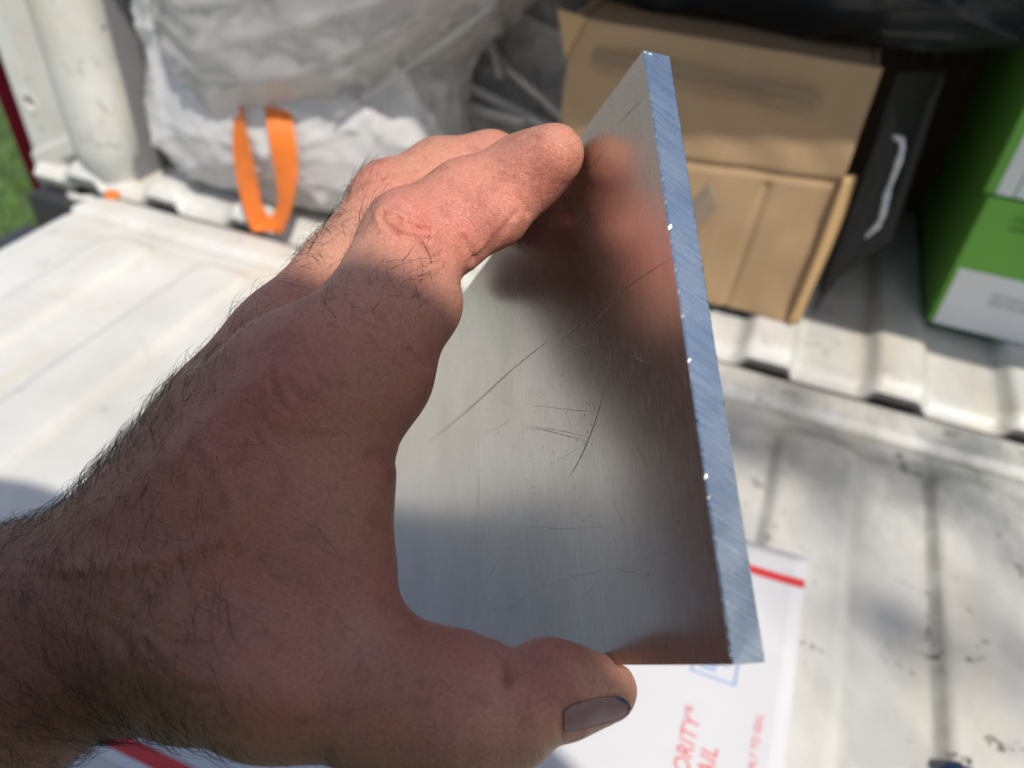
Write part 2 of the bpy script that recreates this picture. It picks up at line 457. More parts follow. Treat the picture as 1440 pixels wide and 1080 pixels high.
def hand_sdf(P):
    # forearm and wrist, oval in section
    ax = (EL - WR) / np.linalg.norm(EL - WR)
    fa = cone(P, WR, WR + ax * 150, 24.5, 32)
    d = fa
    # carpus and metacarpals
    for f, rw, wr in ((INDEX, 16, (130, 860, 147)), (MIDDLE, 15, (110, 868, 158)), (RING, 13.5, (100, 880, 168)), (LITTLE, 12, (100, 890, 176))):
        d = smin(d, cone(P, P3(*wr), P3(*f[0][:3]), rw, f[0][3]), 9)
    d = smin(d, chain(P, THUMB, 5), 9)
    # flesh between thumb and index finger
    web = chain(P, [(474, 600, 139, 11.0), (464, 690, 136, 9.6), (466, 790, 131, 9.4), (482, 868, 128, 9.2)], 6)
    d = smin(d, web, 6)
    d = smin(d, cone(P, P3(375, 690, 141), P3(330, 830, 140), 16, 17), 12)
    d = smin(d, cone(P, P3(345, 615, 151), P3(200, 810, 150), 14, 15.5), 11)
    # knuckle of the index finger and the thumb's first joint
    d = smin(d, ball(P, 398, 525, 138, 9), 9)
    fi = chain(P, INDEX, 2.5)
    fi = smin(fi, ball(P, 568, 322, 154, 7.6), 4)       # back of the middle joint
    fi = smin(fi, ball(P, 640, 335, 157, 6.6), 5)       # pad under the middle joint
    fi = smin(fi, ball(P, 700, 300, 157, 6.4), 4); fi = smin(fi, ball(P, 582, 425, 152, 9.2), 4)
    fi = smin(fi, ball(P, 764, 232, 156, 5.7), 4); fi = smin(fi, ball(P, 736, 254, 158, 6.7), 4)
    fi = smin(fi, ball(P, 535, 535, 143, 9.0), 6)
    fm = chain(P, MIDDLE, 2.5)
    fm = smin(fm, ball(P, 545, 284, 178, 8.2), 4)
    fr = chain(P, RING, 2.5); fl = chain(P, LITTLE, 2.5)
    fing = smin(smin(smin(fi, fm, .8), fr, .8), fl, .8)
    d = smin(d, fing, 5)
    # last phalanx of the thumb
    th = chain(P, [(722, 999, 124, 9.1), (775, 968, 127, 7.3), (838, 967, 132, 5.5)], 2)
    th = smin(th, ball(P, 758, 952, 127, 5.6), 1.5)
    th = smin(th, cone(P, P3(800, 978, 129), P3(856, 978, 133), 6.6, 4.7), 3)
    d = smin(d, th, 1.2)
    # flattened where the bar is pressed
    e = bar_sdf(P)
    d = -smin(-d, e - .05, 1.2)
    return d

def px_of(V):
    return np.stack([720 + F * V[:, 0] / V[:, 2], 540 + F * V[:, 1] / V[:, 2]], 1)
def seg_dist(q, pl):
    pl = np.asarray(pl, float); best = np.full(len(q), 1e9)
    for a, b in zip(pl[:-1], pl[1:]):
        ba = b - a; h = np.clip(((q - a) @ ba) / (ba @ ba + 1e-9), 0, 1)
        best = np.minimum(best, np.linalg.norm(q - a - h[:, None] * ba, axis=1))
    return best
V, Fc = surface_nets(hand_sdf, (-235, -66, 92), (28, 165, 242), 1.3)
V, Fc = subdiv(V, Fc)
V, Nn = project(hand_sdf, V, 3)
vis = (-(Nn * V).sum(1) / np.linalg.norm(V, axis=1))            # facing the camera
q = px_of(V)
front = np.clip(vis * 4 + .3, 0, 1) * (V[:, 2] < 200)
# creases: (polyline in photo pixels, half width px, depth mm)
CREASE = [
 ([(538, 300), (556, 306), (572, 316), (590, 322), (606, 324)], 3, .68),
 ([(536, 304), (545, 318), (560, 328), (580, 334), (604, 336)], 3, .65),
 ([(548, 290), (562, 292), (578, 300)], 4, .25),
 ([(668, 365), (660, 348), (652, 335)], 4, .4),
 ([(662, 368), (680, 352), (705, 322), (726, 298)], 3, .28),
 ([(668, 372), (690, 348), (715, 318)], 3, .22),
 ([(740, 298), (733, 287), (729, 276)], 4, .3),
 ([(600, 515), (585, 500), (570, 492)], 4, .35),
 ([(557, 650), (540, 642), (520, 640)], 6, .5),
 ([(700, 916), (709, 928), (713, 945), (712, 962)], 5, .9),
 ([(706, 914), (722, 935), (728, 952)], 4, .25),
 ([(592, 880), (575, 878), (560, 884)], 6, .3),
 ([(392, 470), (384, 500), (383, 530), (392, 560), (410, 585)], 4, .30),
 ([(402, 468), (400, 500), (404, 535), (420, 562)], 4, .26),
 ([(378, 480), (366, 520), (364, 560), (376, 600), (400, 625)], 4, .22),
 ([(420, 465), (428, 492), (442, 520), (460, 545)], 4, .26),
 ([(436, 458), (448, 484), (470, 512)], 4, .22),
 ([(352, 560), (358, 600), (372, 640)], 4, .2),
 ([(410, 500), (440, 530), (470, 560)], 3, .15),
 ([(360, 590), (400, 612), (440, 618), (470, 612)], 4, .2),
 ([(200, 905), (240, 945), (265, 965), (300, 972)], 6, .35),
 ([(150, 880), (190, 925), (230, 960)], 6, .25),
 ([(110, 900), (150, 950), (200, 985)], 6, .25),
 ([(160, 860), (200, 880), (250, 905), (300, 903)], 5, .2),
 # nail folds
 ([(792, 1036), (791, 1012), (797, 1000), (815, 988), (845, 981), (880, 976)], 4, .45),
 ([(742, 193), (760, 198), (790, 192), (818, 186)], 3, .3),
]
disp = np.zeros(len(V))
for pl, wd, dp in CREASE:
    dd = seg_dist(q, spline(pl, 14) if len(pl) > 2 else pl)
    disp -= (.85 if pl[0][0] < 445 else 1.25) * dp * np.exp(-(dd / wd) ** 2) * front
    disp += .35 * dp * np.exp(-((dd - 2.4 * wd) / (1.6 * wd)) ** 2) * front
# tendons and veins on the back of the hand
for pl, wd, dp in [([(150, 720), (240, 640), (330, 560), (400, 500)], 22, .8), ([(90, 800), (200, 790), (300, 760), (360, 700)], 14, .55),
                   ([(300, 640), (330, 720), (300, 800), (240, 860)], 11, .45), ([(60, 860), (160, 930), (300, 960), (420, 985)], 30, .7)]:
    dd = seg_dist(q, spline(pl, 14)); disp += dp * np.exp(-(dd / wd) ** 2) * front
# uneven flesh
for _ in range(26):
    k = rng.normal(size=3); k *= rng.uniform(.12, .45) / np.linalg.norm(k)
    disp += .07 * np.sin(V @ k + rng.uniform(0, 6.3))
nm = np.exp(-(seg_dist(q, [(800, 1012), (835, 1003), (875, 994)]) / 24) ** 4) * front; disp = disp * (1 - nm) - .25 * nm
V = V + Nn * disp[:, None]
# skin colour, with shade on the back and forearm put into it
def blob(x, y, r): return np.exp(-(((q[:, 0] - x) ** 2 + (q[:, 1] - y) ** 2) / r ** 2))
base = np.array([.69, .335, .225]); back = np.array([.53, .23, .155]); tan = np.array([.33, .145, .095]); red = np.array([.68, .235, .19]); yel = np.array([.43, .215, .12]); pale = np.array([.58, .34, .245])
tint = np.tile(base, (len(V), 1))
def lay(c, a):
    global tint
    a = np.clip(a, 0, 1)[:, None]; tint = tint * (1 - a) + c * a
lay(back, np.clip((q[:, 1] - 380) / 110, 0, 1) * np.clip((720 - q[:, 0]) / 120, .25, 1))  # darker tone stands in for the shade on the hand's back
lay(tan, np.clip((430 - q[:, 0]) / 330, 0, 1) * .95 * np.clip((q[:, 1] - 380) / 160, 0, 1))  # tanned forearm, deepened to carry its shade too
lay(tan * .62, .85 * np.clip((330 - q[:, 0]) / 200, 0, 1) * np.clip((q[:, 1] - 800) / 150, 0, 1))  # lower left darkened again, its shade put into the colour
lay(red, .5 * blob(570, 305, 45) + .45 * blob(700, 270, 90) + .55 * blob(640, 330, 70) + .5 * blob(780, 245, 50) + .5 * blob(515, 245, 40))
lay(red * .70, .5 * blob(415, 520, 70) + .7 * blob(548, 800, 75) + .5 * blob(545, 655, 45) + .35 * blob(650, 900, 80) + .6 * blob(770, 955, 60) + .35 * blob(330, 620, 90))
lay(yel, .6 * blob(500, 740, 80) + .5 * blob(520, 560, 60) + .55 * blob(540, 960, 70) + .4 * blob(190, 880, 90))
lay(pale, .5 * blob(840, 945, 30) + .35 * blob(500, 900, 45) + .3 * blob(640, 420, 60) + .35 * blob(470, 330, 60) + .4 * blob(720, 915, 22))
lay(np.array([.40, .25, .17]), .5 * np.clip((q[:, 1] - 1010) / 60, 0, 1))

ROOT = np.array([.05, -.30, -.75])
person = empty('person', ROOT, 'person in dark clothes reaching in with a bare hairy arm and gripping the metal bar', 'person')
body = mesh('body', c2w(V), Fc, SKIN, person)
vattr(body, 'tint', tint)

def march(px, py, d0=95., n=80):
    """first hit of a camera ray with the hand"""
    dirs = np.stack([(np.asarray(px) - 720) / F, (np.asarray(py) - 540) / F, np.ones(len(px))], 1)
    ln = np.linalg.norm(dirs, axis=1); t = np.full(len(px), d0)
    for _ in range(n): t = t + np.clip(hand_sdf(dirs * t[:, None]), -3, 6) * .8 / ln
    return dirs * t[:, None]
def nail(name, rows, lift, label=None):
    """rows: list of (start px, end px) from root to tip; sheet follows the finger's surface"""
    rows = np.asarray(rows, float); nu = 12
    rs = np.stack([spline(rows[:, 0], 16), spline(rows[:, 1], 16)], 1)
    u = np.linspace(0, 1, nu)
    px = rs[:, 0, None, 0] * (1 - u) + rs[:, 1, None, 0] * u; py = rs[:, 0, None, 1] * (1 - u) + rs[:, 1, None, 1] * u
    S = march(px.ravel(), py.ravel()); G = grad(hand_sdf, S); G /= np.linalg.norm(G, axis=1)[:, None]
    prof = lift * np.linspace(.3, 1.0, 16)
    A = (S + G * (prof[:, None] * (.12 + .88 * np.sin(np.pi * np.clip(u, .04, .96)) ** .6)[None]).reshape(-1, 1)).reshape(16, nu, 3); B = A - .5 * G.reshape(16, nu, 3)
    Va, Fa = grid_vf(A[..., 0], A[..., 1], A[..., 2]); Vb, Fb = grid_vf(B[..., 0], B[..., 1], B[..., 2])
    nA = len(Va); Fl = Fa.tolist() + [f[::-1] for f in (Fb + nA).tolist()]
    rim = [i for i in range(nu)] + [i * nu + nu - 1 for i in range(1, 16)] + [15 * nu + i for i in range(nu - 2, -1, -1)] + [i * nu for i in range(14, 0, -1)]
    for a, b in zip(rim, rim[1:] + rim[:1]): Fl.append([a, a + nA, b + nA, b])
    return mesh(name, c2w(np.concatenate([Va, Vb])), Fl, NAIL, person)
nail('nail', [((793, 1002), (794, 1030)), ((800, 994), (800, 1029)), ((815, 988), (818, 1026)), ((840, 982), (842, 1020)), ((865, 980), (868, 1012)), ((882, 986), (884, 1004))], .28)
NAIL = NAIL_P
nail('nail', [((738, 192), (744, 198)), ((754, 188), (762, 195)), ((772, 184), (780, 192)), ((788, 182.5), (796, 189))], .2)

NAIL = BLUEPL
nail('nail_dirt', [((863, 979.5), (865, 984)), ((870, 979.5), (874, 990)), ((877, 982), (882, 995)), ((883, 987), (886, 999))], .34)
# hair: tapered three-sided strands
def hairs():
    G = []
    cand = rng.integers(0, len(V), 120000); Q = q[cand]; vv = vis[cand]; x, y = Q.T
    dens = np.zeros(len(cand))
    fore = np.clip((360 - x) / 230, 0, 1) * np.clip((y - 520 + (x - 150) * .3) / 90, 0, 1)
    dens += 1.5 * fore
    dens += .5 * np.exp(-((seg_dist(Q, [(0, 740), (150, 650), (280, 525), (345, 445)]) / 34) ** 2))
    dens += 1.3 * np.exp(-(seg_dist(Q, [(428, 362), (470, 290), (505, 255)]) / 20) ** 2)
    dens += .55 * np.exp(-(seg_dist(Q, [(430, 370), (500, 300)]) / 26) ** 2)
    dens += .85 * np.exp(-(seg_dist(Q, [(500, 425), (560, 400), (595, 375)]) / 32) ** 2)
    dens += .55 * np.exp(-(seg_dist(Q, [(210, 1032), (350, 1048), (470, 1060)]) / 14) ** 2)
    dens += .5 * np.exp(-(seg_dist(Q, [(290, 860), (310, 820), (340, 770)]) / 26) ** 2)
    dens += .18 * np.exp(-(seg_dist(Q, [(260, 600), (330, 640), (330, 760)]) / 60) ** 2)
    dens *= (vv > -.35) * (V[cand, 2] < 200)
    keep = rng.random(len(cand)) < dens * .19
    cand = cand[keep]; Q = Q[keep]
    nH = len(cand); p0 = V[cand]; nrm = Nn[cand]
    x, y = Q.T
    D = np.zeros((nH, 3))
    D[:, 0] = np.where(y > 760, .55, .15); D[:, 1] = np.where(y > 560, .85, -.3)
    up = np.exp(-((seg_dist(Q, [(0, 740), (150, 650), (280, 525), (345, 445)]) / 40) ** 2))
    D = D * (1 - up[:, None]) + up[:, None] * np.array([.15, -.75, -.1])
    fg = (y < 440)
    D[fg] = np.array([.55, -.55, 0]); 
    idx = fg & (x > 500); D[idx] = np.array([.5, -.75, -.1])
    mid = fg & (x <= 500); D[mid] = np.array([-.35, -.6, -.1])
    low = y > 1015; D[low] = np.array([.55, .65, 0])
    D += rng.normal(size=(nH, 3)) * .38
    D -= nrm * (D * nrm).sum(1)[:, None]; D /= np.linalg.norm(D, axis=1)[:, None] + 1e-9
    L = rng.uniform(3.2, 8.5, nH) * np.where(y > 520, 1.0, .82)
    L *= np.where(rng.random(nH) < .3, .55, 1)
    lift = rng.uniform(.25, .75, nH); lift[up > .4] += .2; lift[low] += .15
    side = np.cross(nrm, D) * rng.normal(size=(nH, 1)) * .5
    S = 6; Vs = []; Fs = []
    u = np.linspace(0, 1, S)
    pts = p0[:, None] - .2 * nrm[:, None] + L[:, None, None] * (D[:, None] * u[None, :, None] + nrm[:, None] * (lift[:, None] * (u - .75 * u * u)[None])[..., None] + side[:, None] * (u * u)[None, :, None] * .6)
    a = np.cross(D, nrm); r = np.array([.036, .036, .033, .028, .02, .006])
    rr = rng.uniform(.45, 1.35, nH)
    ring = []
    for k in range(3):
        th = 2 * math.pi * k / 3
        ring.append(pts + (r[None, :] * rr[:, None])[..., None] * (a * math.cos(th) + nrm * math.sin(th))[:, None])
    R_ = np.stack(ring, 2).reshape(-1, 3)                      # nH,S,3
    b0 = np.arange(nH)[:, None, None] * S * 3 + np.arange(S - 1)[None, :, None] * 3; k = np.arange(3)[None, None]
    Fq = np.stack([b0 + k, b0 + (k + 1) % 3, b0 + 3 + (k + 1) % 3, b0 + 3 + k], -1).reshape(-1, 4)
    return R_, Fq, nH
Hv_, Hf_, nH = hairs()
mesh('arm_hair', c2w(Hv_), Hf_, HAIR, person, kind='stuff')

# rest of the person (behind and beside the camera): shirt, trousers, head, cap
def w_sdf(prims, k):
    def fn(P):
        d = None
        for a, b, ra, rb, sq in prims:
            a = np.array(a, float); b = np.array(b, float)
            s = np.array(sq, float)
            e = cone(P * s, a * s, b * s, ra, rb)
            d = e if d is None else smin(d, e, k)
        return d
    return fn
def blobmesh(name, prims, k, h, m, pad=.06, kind=None):
    pts = np.array([p for a, b, ra, rb, s in prims for p in (a, b)]); rm = max(max(p[2], p[3]) / min(p[4]) for p in prims) + pad
    fn = w_sdf(prims, k); Vv, Ff = surface_nets(fn, pts.min(0) - rm, pts.max(0) + rm, h)
    return mesh(name, Vv, Ff, m, person)
I = (1, 1, 1)
elbow = c2w(EL + 0)
wr_w = c2w(WR); fdir = (elbow - wr_w) / np.linalg.norm(elbow - wr_w)
cuff = wr_w + fdir * .125
def cast(xp, yp, z):                                # where a thing of height z must stand to drop its shade at (xp, yp)
    return (xp + SUN[0] / SUN[2] * z, yp + SUN[1] / SUN[2] * z, z)
sh_l, sh_m, sh_r = cast(-.34, .098, .60), cast(-.205, .112, .62), cast(-.045, .078, .60)
hx, hy, hz = cast(-.205, .130, .92)
xm = sh_m[0]
blobmesh('shirt', [((xm, -.30, .06), (xm, -.24, .44), .15, .15, (1, 1.35, 1)), (sh_l, sh_m, .085, .085, I), (sh_m, sh_r, .085, .085, I), ((xm, -.24, .44), sh_m, .15, .10, (1, 1.2, 1)),
                   (sh_l, tuple(elbow), .078, .06, I), (tuple(elbow), tuple(cuff), .058, .047, I),
                   (sh_r, (xm + .22, -.30, .26), .078, .06, I), ((xm + .22, -.30, .26), (xm + .15, -.28, .05), .058, .048, I)], .04, .012, SHIRT)
blobmesh('trousers', [((xm, -.30, .05), (xm, -.31, -.02), .15, .15, (1, 1.3, 1)), ((xm - .08, -.30, -.05), (xm - .09, -.30, -.68), .09, .06, I),
                      ((xm + .08, -.30, -.05), (xm + .10, -.34, -.68), .09, .06, I), ((xm - .09, -.30, -.70), (xm - .09, -.18, -.72), .045, .04, I), ((xm + .10, -.34, -.70), (xm + .10, -.22, -.72), .045, .04, I)], .04, .014, CLOTH)
hd = blobmesh('head', [(sh_m, (hx, hy, hz - .20), .062, .058, I), ((hx, hy, hz - .08), (hx, hy - .01, hz - .03), .085, .09, (1.1, .95, 1)), ((hx, hy + .06, hz - .15), (hx, hy + .04, hz - .10), .05, .07, I),
                  ((hx, hy + .105, hz - .095), (hx, hy + .12, hz - .12), .009, .013, I), ((hx - .09, hy, hz - .09), (hx - .09, hy, hz - .115), .016, .012, I), ((hx + .09, hy, hz - .09), (hx + .09, hy, hz - .115), .016, .012, I)], .02, .007, SKIN)
vattr(hd, 'tint', np.tile(np.array([.42, .25, .17]), (len(hd.data.vertices), 1)))
blobmesh('cap', [((hx, hy - .01, hz - .02), (hx, hy - .015, hz), .098, .095, (1.05, .93, 1)), ((hx - .03, hy + .07, hz - .025), (hx + .03, hy + .07, hz - .025), .05, .05, (1, .9, 4))], .02, .007, CAPM)

# ------------------------------------------------------------------ aluminium bar
def bar():
    root = bpy.data.objects.new('aluminium_bar', None); COL.objects.link(root); root.empty_display_size = .02
    o3 = c2w(B1); a, b, c = M @ Ld, M @ (-Hd), M @ Nd         # local x along the bar, y up the face, z out of the face
    if np.dot(np.cross(a, b), c) < 0: pass
    mwm = Matrix.Identity(4)
    for i in range(3):
        mwm[i][0], mwm[i][1], mwm[i][2], mwm[i][3] = a[i], b[i], c[i], o3[i]
    root.matrix_world = mwm
    tag(root, 'thick bare aluminium flat bar with a sawn bright end held between finger and thumb', 'metal bar')
    L_, H_, T_ = LEN / 1000, .1016, TH / 1000
    def part(name, Vv, Ff, m, smooth=False, kind=None):
        me = bpy.data.meshes.new(name); me.from_pydata([tuple(map(float, v)) for v in Vv], [], [list(map(int, f)) for f in Ff]); me.materials.append(m)
        me.polygons.foreach_set('use_smooth', [smooth] * len(me.polygons)); me.update()
        o = bpy.data.objects.new(name, me); COL.objects.link(o); o.parent = root
        if kind: o['kind'] = kind
        return o
    # body with a slightly ragged near end
    ch = .00022
    n = 240
    ys = np.linspace(0, H_, n)
    rag = lambda s: .00010 * rng.random(n) + .00022 * (rng.random(n) > .93) * rng.random(n)
    prof_f = np.stack([ch + rag(0), ys, np.zeros(n)], 1); prof_e0 = np.stack([np.zeros(n), ys, -ch - rag(0)], 1)
    prof_e1 = np.stack([np.zeros(n), ys, -T_ + ch + rag(0)], 1); prof_b = np.stack([ch + rag(0), ys, -T_ + np.zeros(n)], 1)
    far_f = np.stack([np.full(n, L_), ys, np.zeros(n)], 1); far_b = np.stack([np.full(n, L_), ys, np.full(n, -T_)], 1)
    rings = [prof_f, far_f, far_b, prof_b]
    Vv = np.concatenate(rings); Ff = []
    for r in range(3):
        for i in range(n - 1): Ff.append([r * n + i, r * n + i + 1, (r + 1) * n + i + 1, (r + 1) * n + i])
    Ff.append([0, n, 2 * n, 3 * n]); Ff.append([n - 1, 4 * n - 1, 3 * n - 1, 2 * n - 1])
    part('bar_body', Vv, Ff, FACE)
    Vv = np.concatenate([prof_f, prof_e0, prof_e1, prof_b]); Ff = []
    for r in range(3):
        for i in range(n - 1): Ff.append([r * n + i, r * n + i + 1, (r + 1) * n + i + 1, (r + 1) * n + i])
    Ff.append([0, n, 2 * n, 3 * n]); Ff.append([n - 1, 4 * n - 1, 3 * n - 1, 2 * n - 1])
    part('sawn_end', Vv, Ff, CUT)
    # scratches: thin furrows on the face given by photo pixels
    def face_xy(px, py):
        d = np.array([(px - 720) / F, (py - 540) / F, 1.0]); t = (Nd @ B0) / (Nd @ d); p = d * t - B1
        return np.array([p @ Ld, -(p @ Hd)]) / 1000
    def ribbon(pl, w, z=.000012):
        pl = np.array(pl); Vv = []; Ff = []
        n_ = len(pl)
        for i in range(n_):
            t_ = pl[min(i + 1, n_ - 1)] - pl[max(i - 1, 0)]; t_ /= np.linalg.norm(t_) + 1e-12
            s = np.array([-t_[1], t_[0]]); ww = w * (0.15 + .85 * math.sin(math.pi * (i + .5) / n_)) * random.uniform(.6, 1.2)
            Vv += [(*(pl[i] + s * ww), z), (*(pl[i] - s * ww), z)]
        for i in range(n_ - 1): Ff.append([2 * i, 2 * i + 1, 2 * i + 3, 2 * i + 2])
        return Vv, Ff
    def many(name, lines, m):
        Va, Fa = [], []
        for pl, w in lines:
            pp = spline([face_xy(*p) for p in pl], 26); v, f = ribbon(pp, w)
            Fa += [[x + len(Va) for x in g] for g in f]; Va += v
        for k in range(0): pass
        o = part(name, Va, Fa, m, kind='stuff'); return o
    dark = [([(944, 363), (880, 405), (830, 445), (790, 480)], .00016), ([(770, 480), (720, 520), (660, 575), (600, 625)], .00020),
            ([(850, 545), (838, 590), (818, 640), (800, 672)], .00016), ([(735, 602), (770, 606), (830, 622)], .00007), ([(732, 598), (790, 606), (838, 619)], .00005),
            ([(905, 138), (885, 158), (868, 176)], .00009), ([(858, 205), (838, 224), (826, 238)], .00005), ([(850, 215), (830, 238)], .00005), ([(672, 610), (673, 690), (671, 740)], .00010),
            ([(735, 568), (800, 576), (850, 580)], .00005)]
    bright = [([(700, 734), (750, 741), (800, 743), (868, 739)], .00009), ([(800, 720), (840, 729)], .00006), ([(690, 793), (715, 786), (740, 777)], .00009),
              ([(700, 832), (760, 825), (800, 812), (860, 800), (940, 785)], .00009), ([(798, 868), (825, 835), (845, 808)], .00006), ([(770, 870), (815, 866)], .00005),
              ([(880, 800), (920, 770), (960, 745)], .00006), ([(860, 690), (868, 720), (880, 742)], .00005), ([(895, 650), (880, 695)], .00005), ([(735, 440), (725, 400)], .00005), ([(915, 165), (917, 190)], .00006)]
    for _ in range(26):
        x, y = rng.uniform(640, 960), rng.uniform(430, 900); a_ = rng.choice([-.6, 1.45, .15]) + rng.normal() * .25; l_ = rng.uniform(12, 60)
        (dark if rng.random() < .45 else bright).append(([(x, y), (x + l_ * .5 * math.cos(a_) + rng.normal(), y + l_ * .5 * math.sin(a_) + 1), (x + l_ * math.cos(a_), y + l_ * math.sin(a_))], .00004))
    many('scratch', dark, SCRD); many('scratch', bright, SCRB)
    # specks of dust and nicks
    for m, cnt, s0, s1 in ((SCRD, 130, .00010, .00024), (SCRB, 110, .00006, .00016)):
        Va, Fa = [], []
        for _ in range(cnt):
            if m is SCRD: x, y = (rng.normal(760, 55), rng.normal(600, 90)) if rng.random() < .75 else (rng.uniform(600, 980), rng.uniform(350, 880))
            else: x, y = (rng.normal(800, 70), rng.normal(325, 45)) if rng.random() < .6 else (rng.uniform(640, 990), rng.uniform(280, 900))
            c_ = face_xy(x, y)
            if not (.001 < c_[0] < L_ and .001 < c_[1] < H_ - .001): continue
            s = rng.uniform(s0, s1); b_ = len(Va); nn = 6
            for k in range(nn):
                th = 2 * math.pi * k / nn; rr = s * rng.uniform(.5, 1.1); Va.append((c_[0] + rr * math.cos(th) * .8, c_[1] + rr * math.sin(th) * 1.2, .00002))
            Va.append((*c_, .00005))
            for k in range(nn): Fa.append([b_ + k, b_ + (k + 1) % nn, b_ + nn])
        part('speck', Va, Fa, m, kind='stuff')
    # bright burrs along the two long arrises of the sawn end, and a gouge across it
    Va, Fa = [], []
    def chip(x, y, z, s, a_=0):
        b_ = len(Va)
        for k in range(5):
            th = 2 * math.pi * k / 5 + a_; rr = s * rng.uniform(.5, 1.2); Va.append((x - .00002, y + rr * 1.5 * math.sin(th), z + rr * math.cos(th)))
        Va.append((x - s * .5, y, z))
        for k in range(5): Fa.append([b_ + k, b_ + (k + 1) % 5, b_ + 5])
    for _ in range(60):
        chip(.00006, rng.uniform(0, H_) if rng.random() < .4 else rng.uniform(.3, 1) * H_, -ch * .7 if rng.random() < .5 else -T_ + ch * .7, rng.uniform(.00002, .00006))
    for _ in range(22): chip(0, rng.uniform(.45, 1) * H_, -rng.uniform(.1, .9) * T_, rng.uniform(.00003, .00007))
    for k in range(16): chip(0, H_ * (.665 - .0048 * k), -T_ * (.16 + .042 * k) , rng.uniform(.00004, .00009))
    for k in range(10): chip(0, H_ - .0004 - .0002 * rng.random(), -.0002 - .0013 * rng.random(), rng.uniform(.0001, .0002))
    part('burr', Va, Fa, SCRB, kind='stuff')
    return root
bar()

# ------------------------------------------------------------------ the truck
truck = empty('pickup_truck', (0, .5, -.75), 'old pickup with maroon sides, worn white bed and its ribbed tailgate folded down', 'truck')
PIT = .0985
def smooth01(x): x = np.clip(x, 0, 1); return x * x * (3 - 2 * x)
def tailgate():
    nx, ny = 430, 190
    xs = np.linspace(-.615, .74, nx); ys = np.linspace(-.04, .512, ny)
    X, Y = np.meshgrid(xs, ys, indexing='ij')
    # rounded outer corners
    for s, xe in ((-1, -.615), (1, .74)):
        rc = .065
        cx = xe - s * rc; cy = .512 - rc
        dx = (X - cx) * s; dy = Y - cy
        m = (dx > 0) & (dy > 0); mxx = np.maximum(dx, dy); ln = np.hypot(dx, dy) + 1e-9
        f = np.where(m, mxx / ln, 1)
        X = np.where(m, cx + s * dx * f, X); Y = np.where(m, cy + dy * f, Y)
    ph = np.mod(X - .050, PIT)
    wv = .003 * np.sin(X * 40)
    ends = smooth01((.452 + .0 - Y) / .012) * smooth01((Y - .03) / .012) * smooth01((X + .575) / .01) * smooth01((.70 - X) / .01)
    # rounded rib ends: shorten toward the rib's sides
    cen = np.abs(ph - .0285) / .0285
    endy = .452 - .010 * np.clip(cen, 0, 1) ** 4
    ends = smooth01((endy - Y) / .010) * smooth01((Y - .03) / .012) * smooth01((X + .590) / .006) * smooth01((.70 - X) / .01)
    rib = smooth01(ph / .007) * smooth01((.058 - ph) / .009)
    Z = .0052 * rib * ends
    lip = smooth01((Y - .470) / .006); Z = Z + .004 * lip
    Z = Z - .0035 * np.exp(-((Y - .4695) / .0028) ** 2)
    edge = np.minimum(np.minimum(.512 - Y, X + .615), .74 - X)
    Z = Z - .010 * np.exp(-np.clip(edge, 0, 1) / .006) * 1.0
    Z += .0006 * np.sin(X * 31 + 2) * np.sin(Y * 27)
    V_, F_ = grid_vf(X, Y, Z)
    # skirt all round
    o = mesh('tailgate', V_, F_, PAINT, truck)
    el_ = np.exp(-((ph - .0025) / .0021) ** 2); er_ = np.exp(-((ph - .0565) / .004) ** 2) * .35
    right = smooth01((X + .10) / .25)
    gr = (el_ * (.30 + .7 * right) + er_ * (.35 + .5 * right)) * ends
    gr += .55 * np.exp(-((Y - endy - .002) / .005) ** 2) * (.15 + .75 * right) * (Y < .465)
    gr += .75 * np.exp(-((Y - .4685) / .003) ** 2) * (.35 + .65 * right)
    gr += .12 * (Y > .495)
    wear = (.16 + .75 * right * smooth01((Y - .34) / .12) + .22 * right)
    chip = .25 + .75 * right
    at = np.stack([np.clip(gr, 0, 1), np.clip(wear, 0, 1), np.clip(chip, 0, 1)], -1).reshape(-1, 3)
    vattr(o, 'grime', at)
    n = ny
    # underside and rim
    r = [(i, 0) for i in range(nx)] + [(nx - 1, j) for j in range(1, ny)] + [(i, ny - 1) for i in range(nx - 2, -1, -1)] + [(0, j) for j in range(ny - 2, 0, -1)]
    top = np.array([V_[i * ny + j] for i, j in r]); bot = top.copy(); bot[:, 2] = -.045
    k = len(r); Fs = [[i, i + k, (i + 1) % k + k, (i + 1) % k] for i in range(k)]; Fs.append([i + k for i in range(k)])
    mesh('tailgate_rim', np.concatenate([top, bot]), Fs, PAINT, o)
    return o
tailgate()
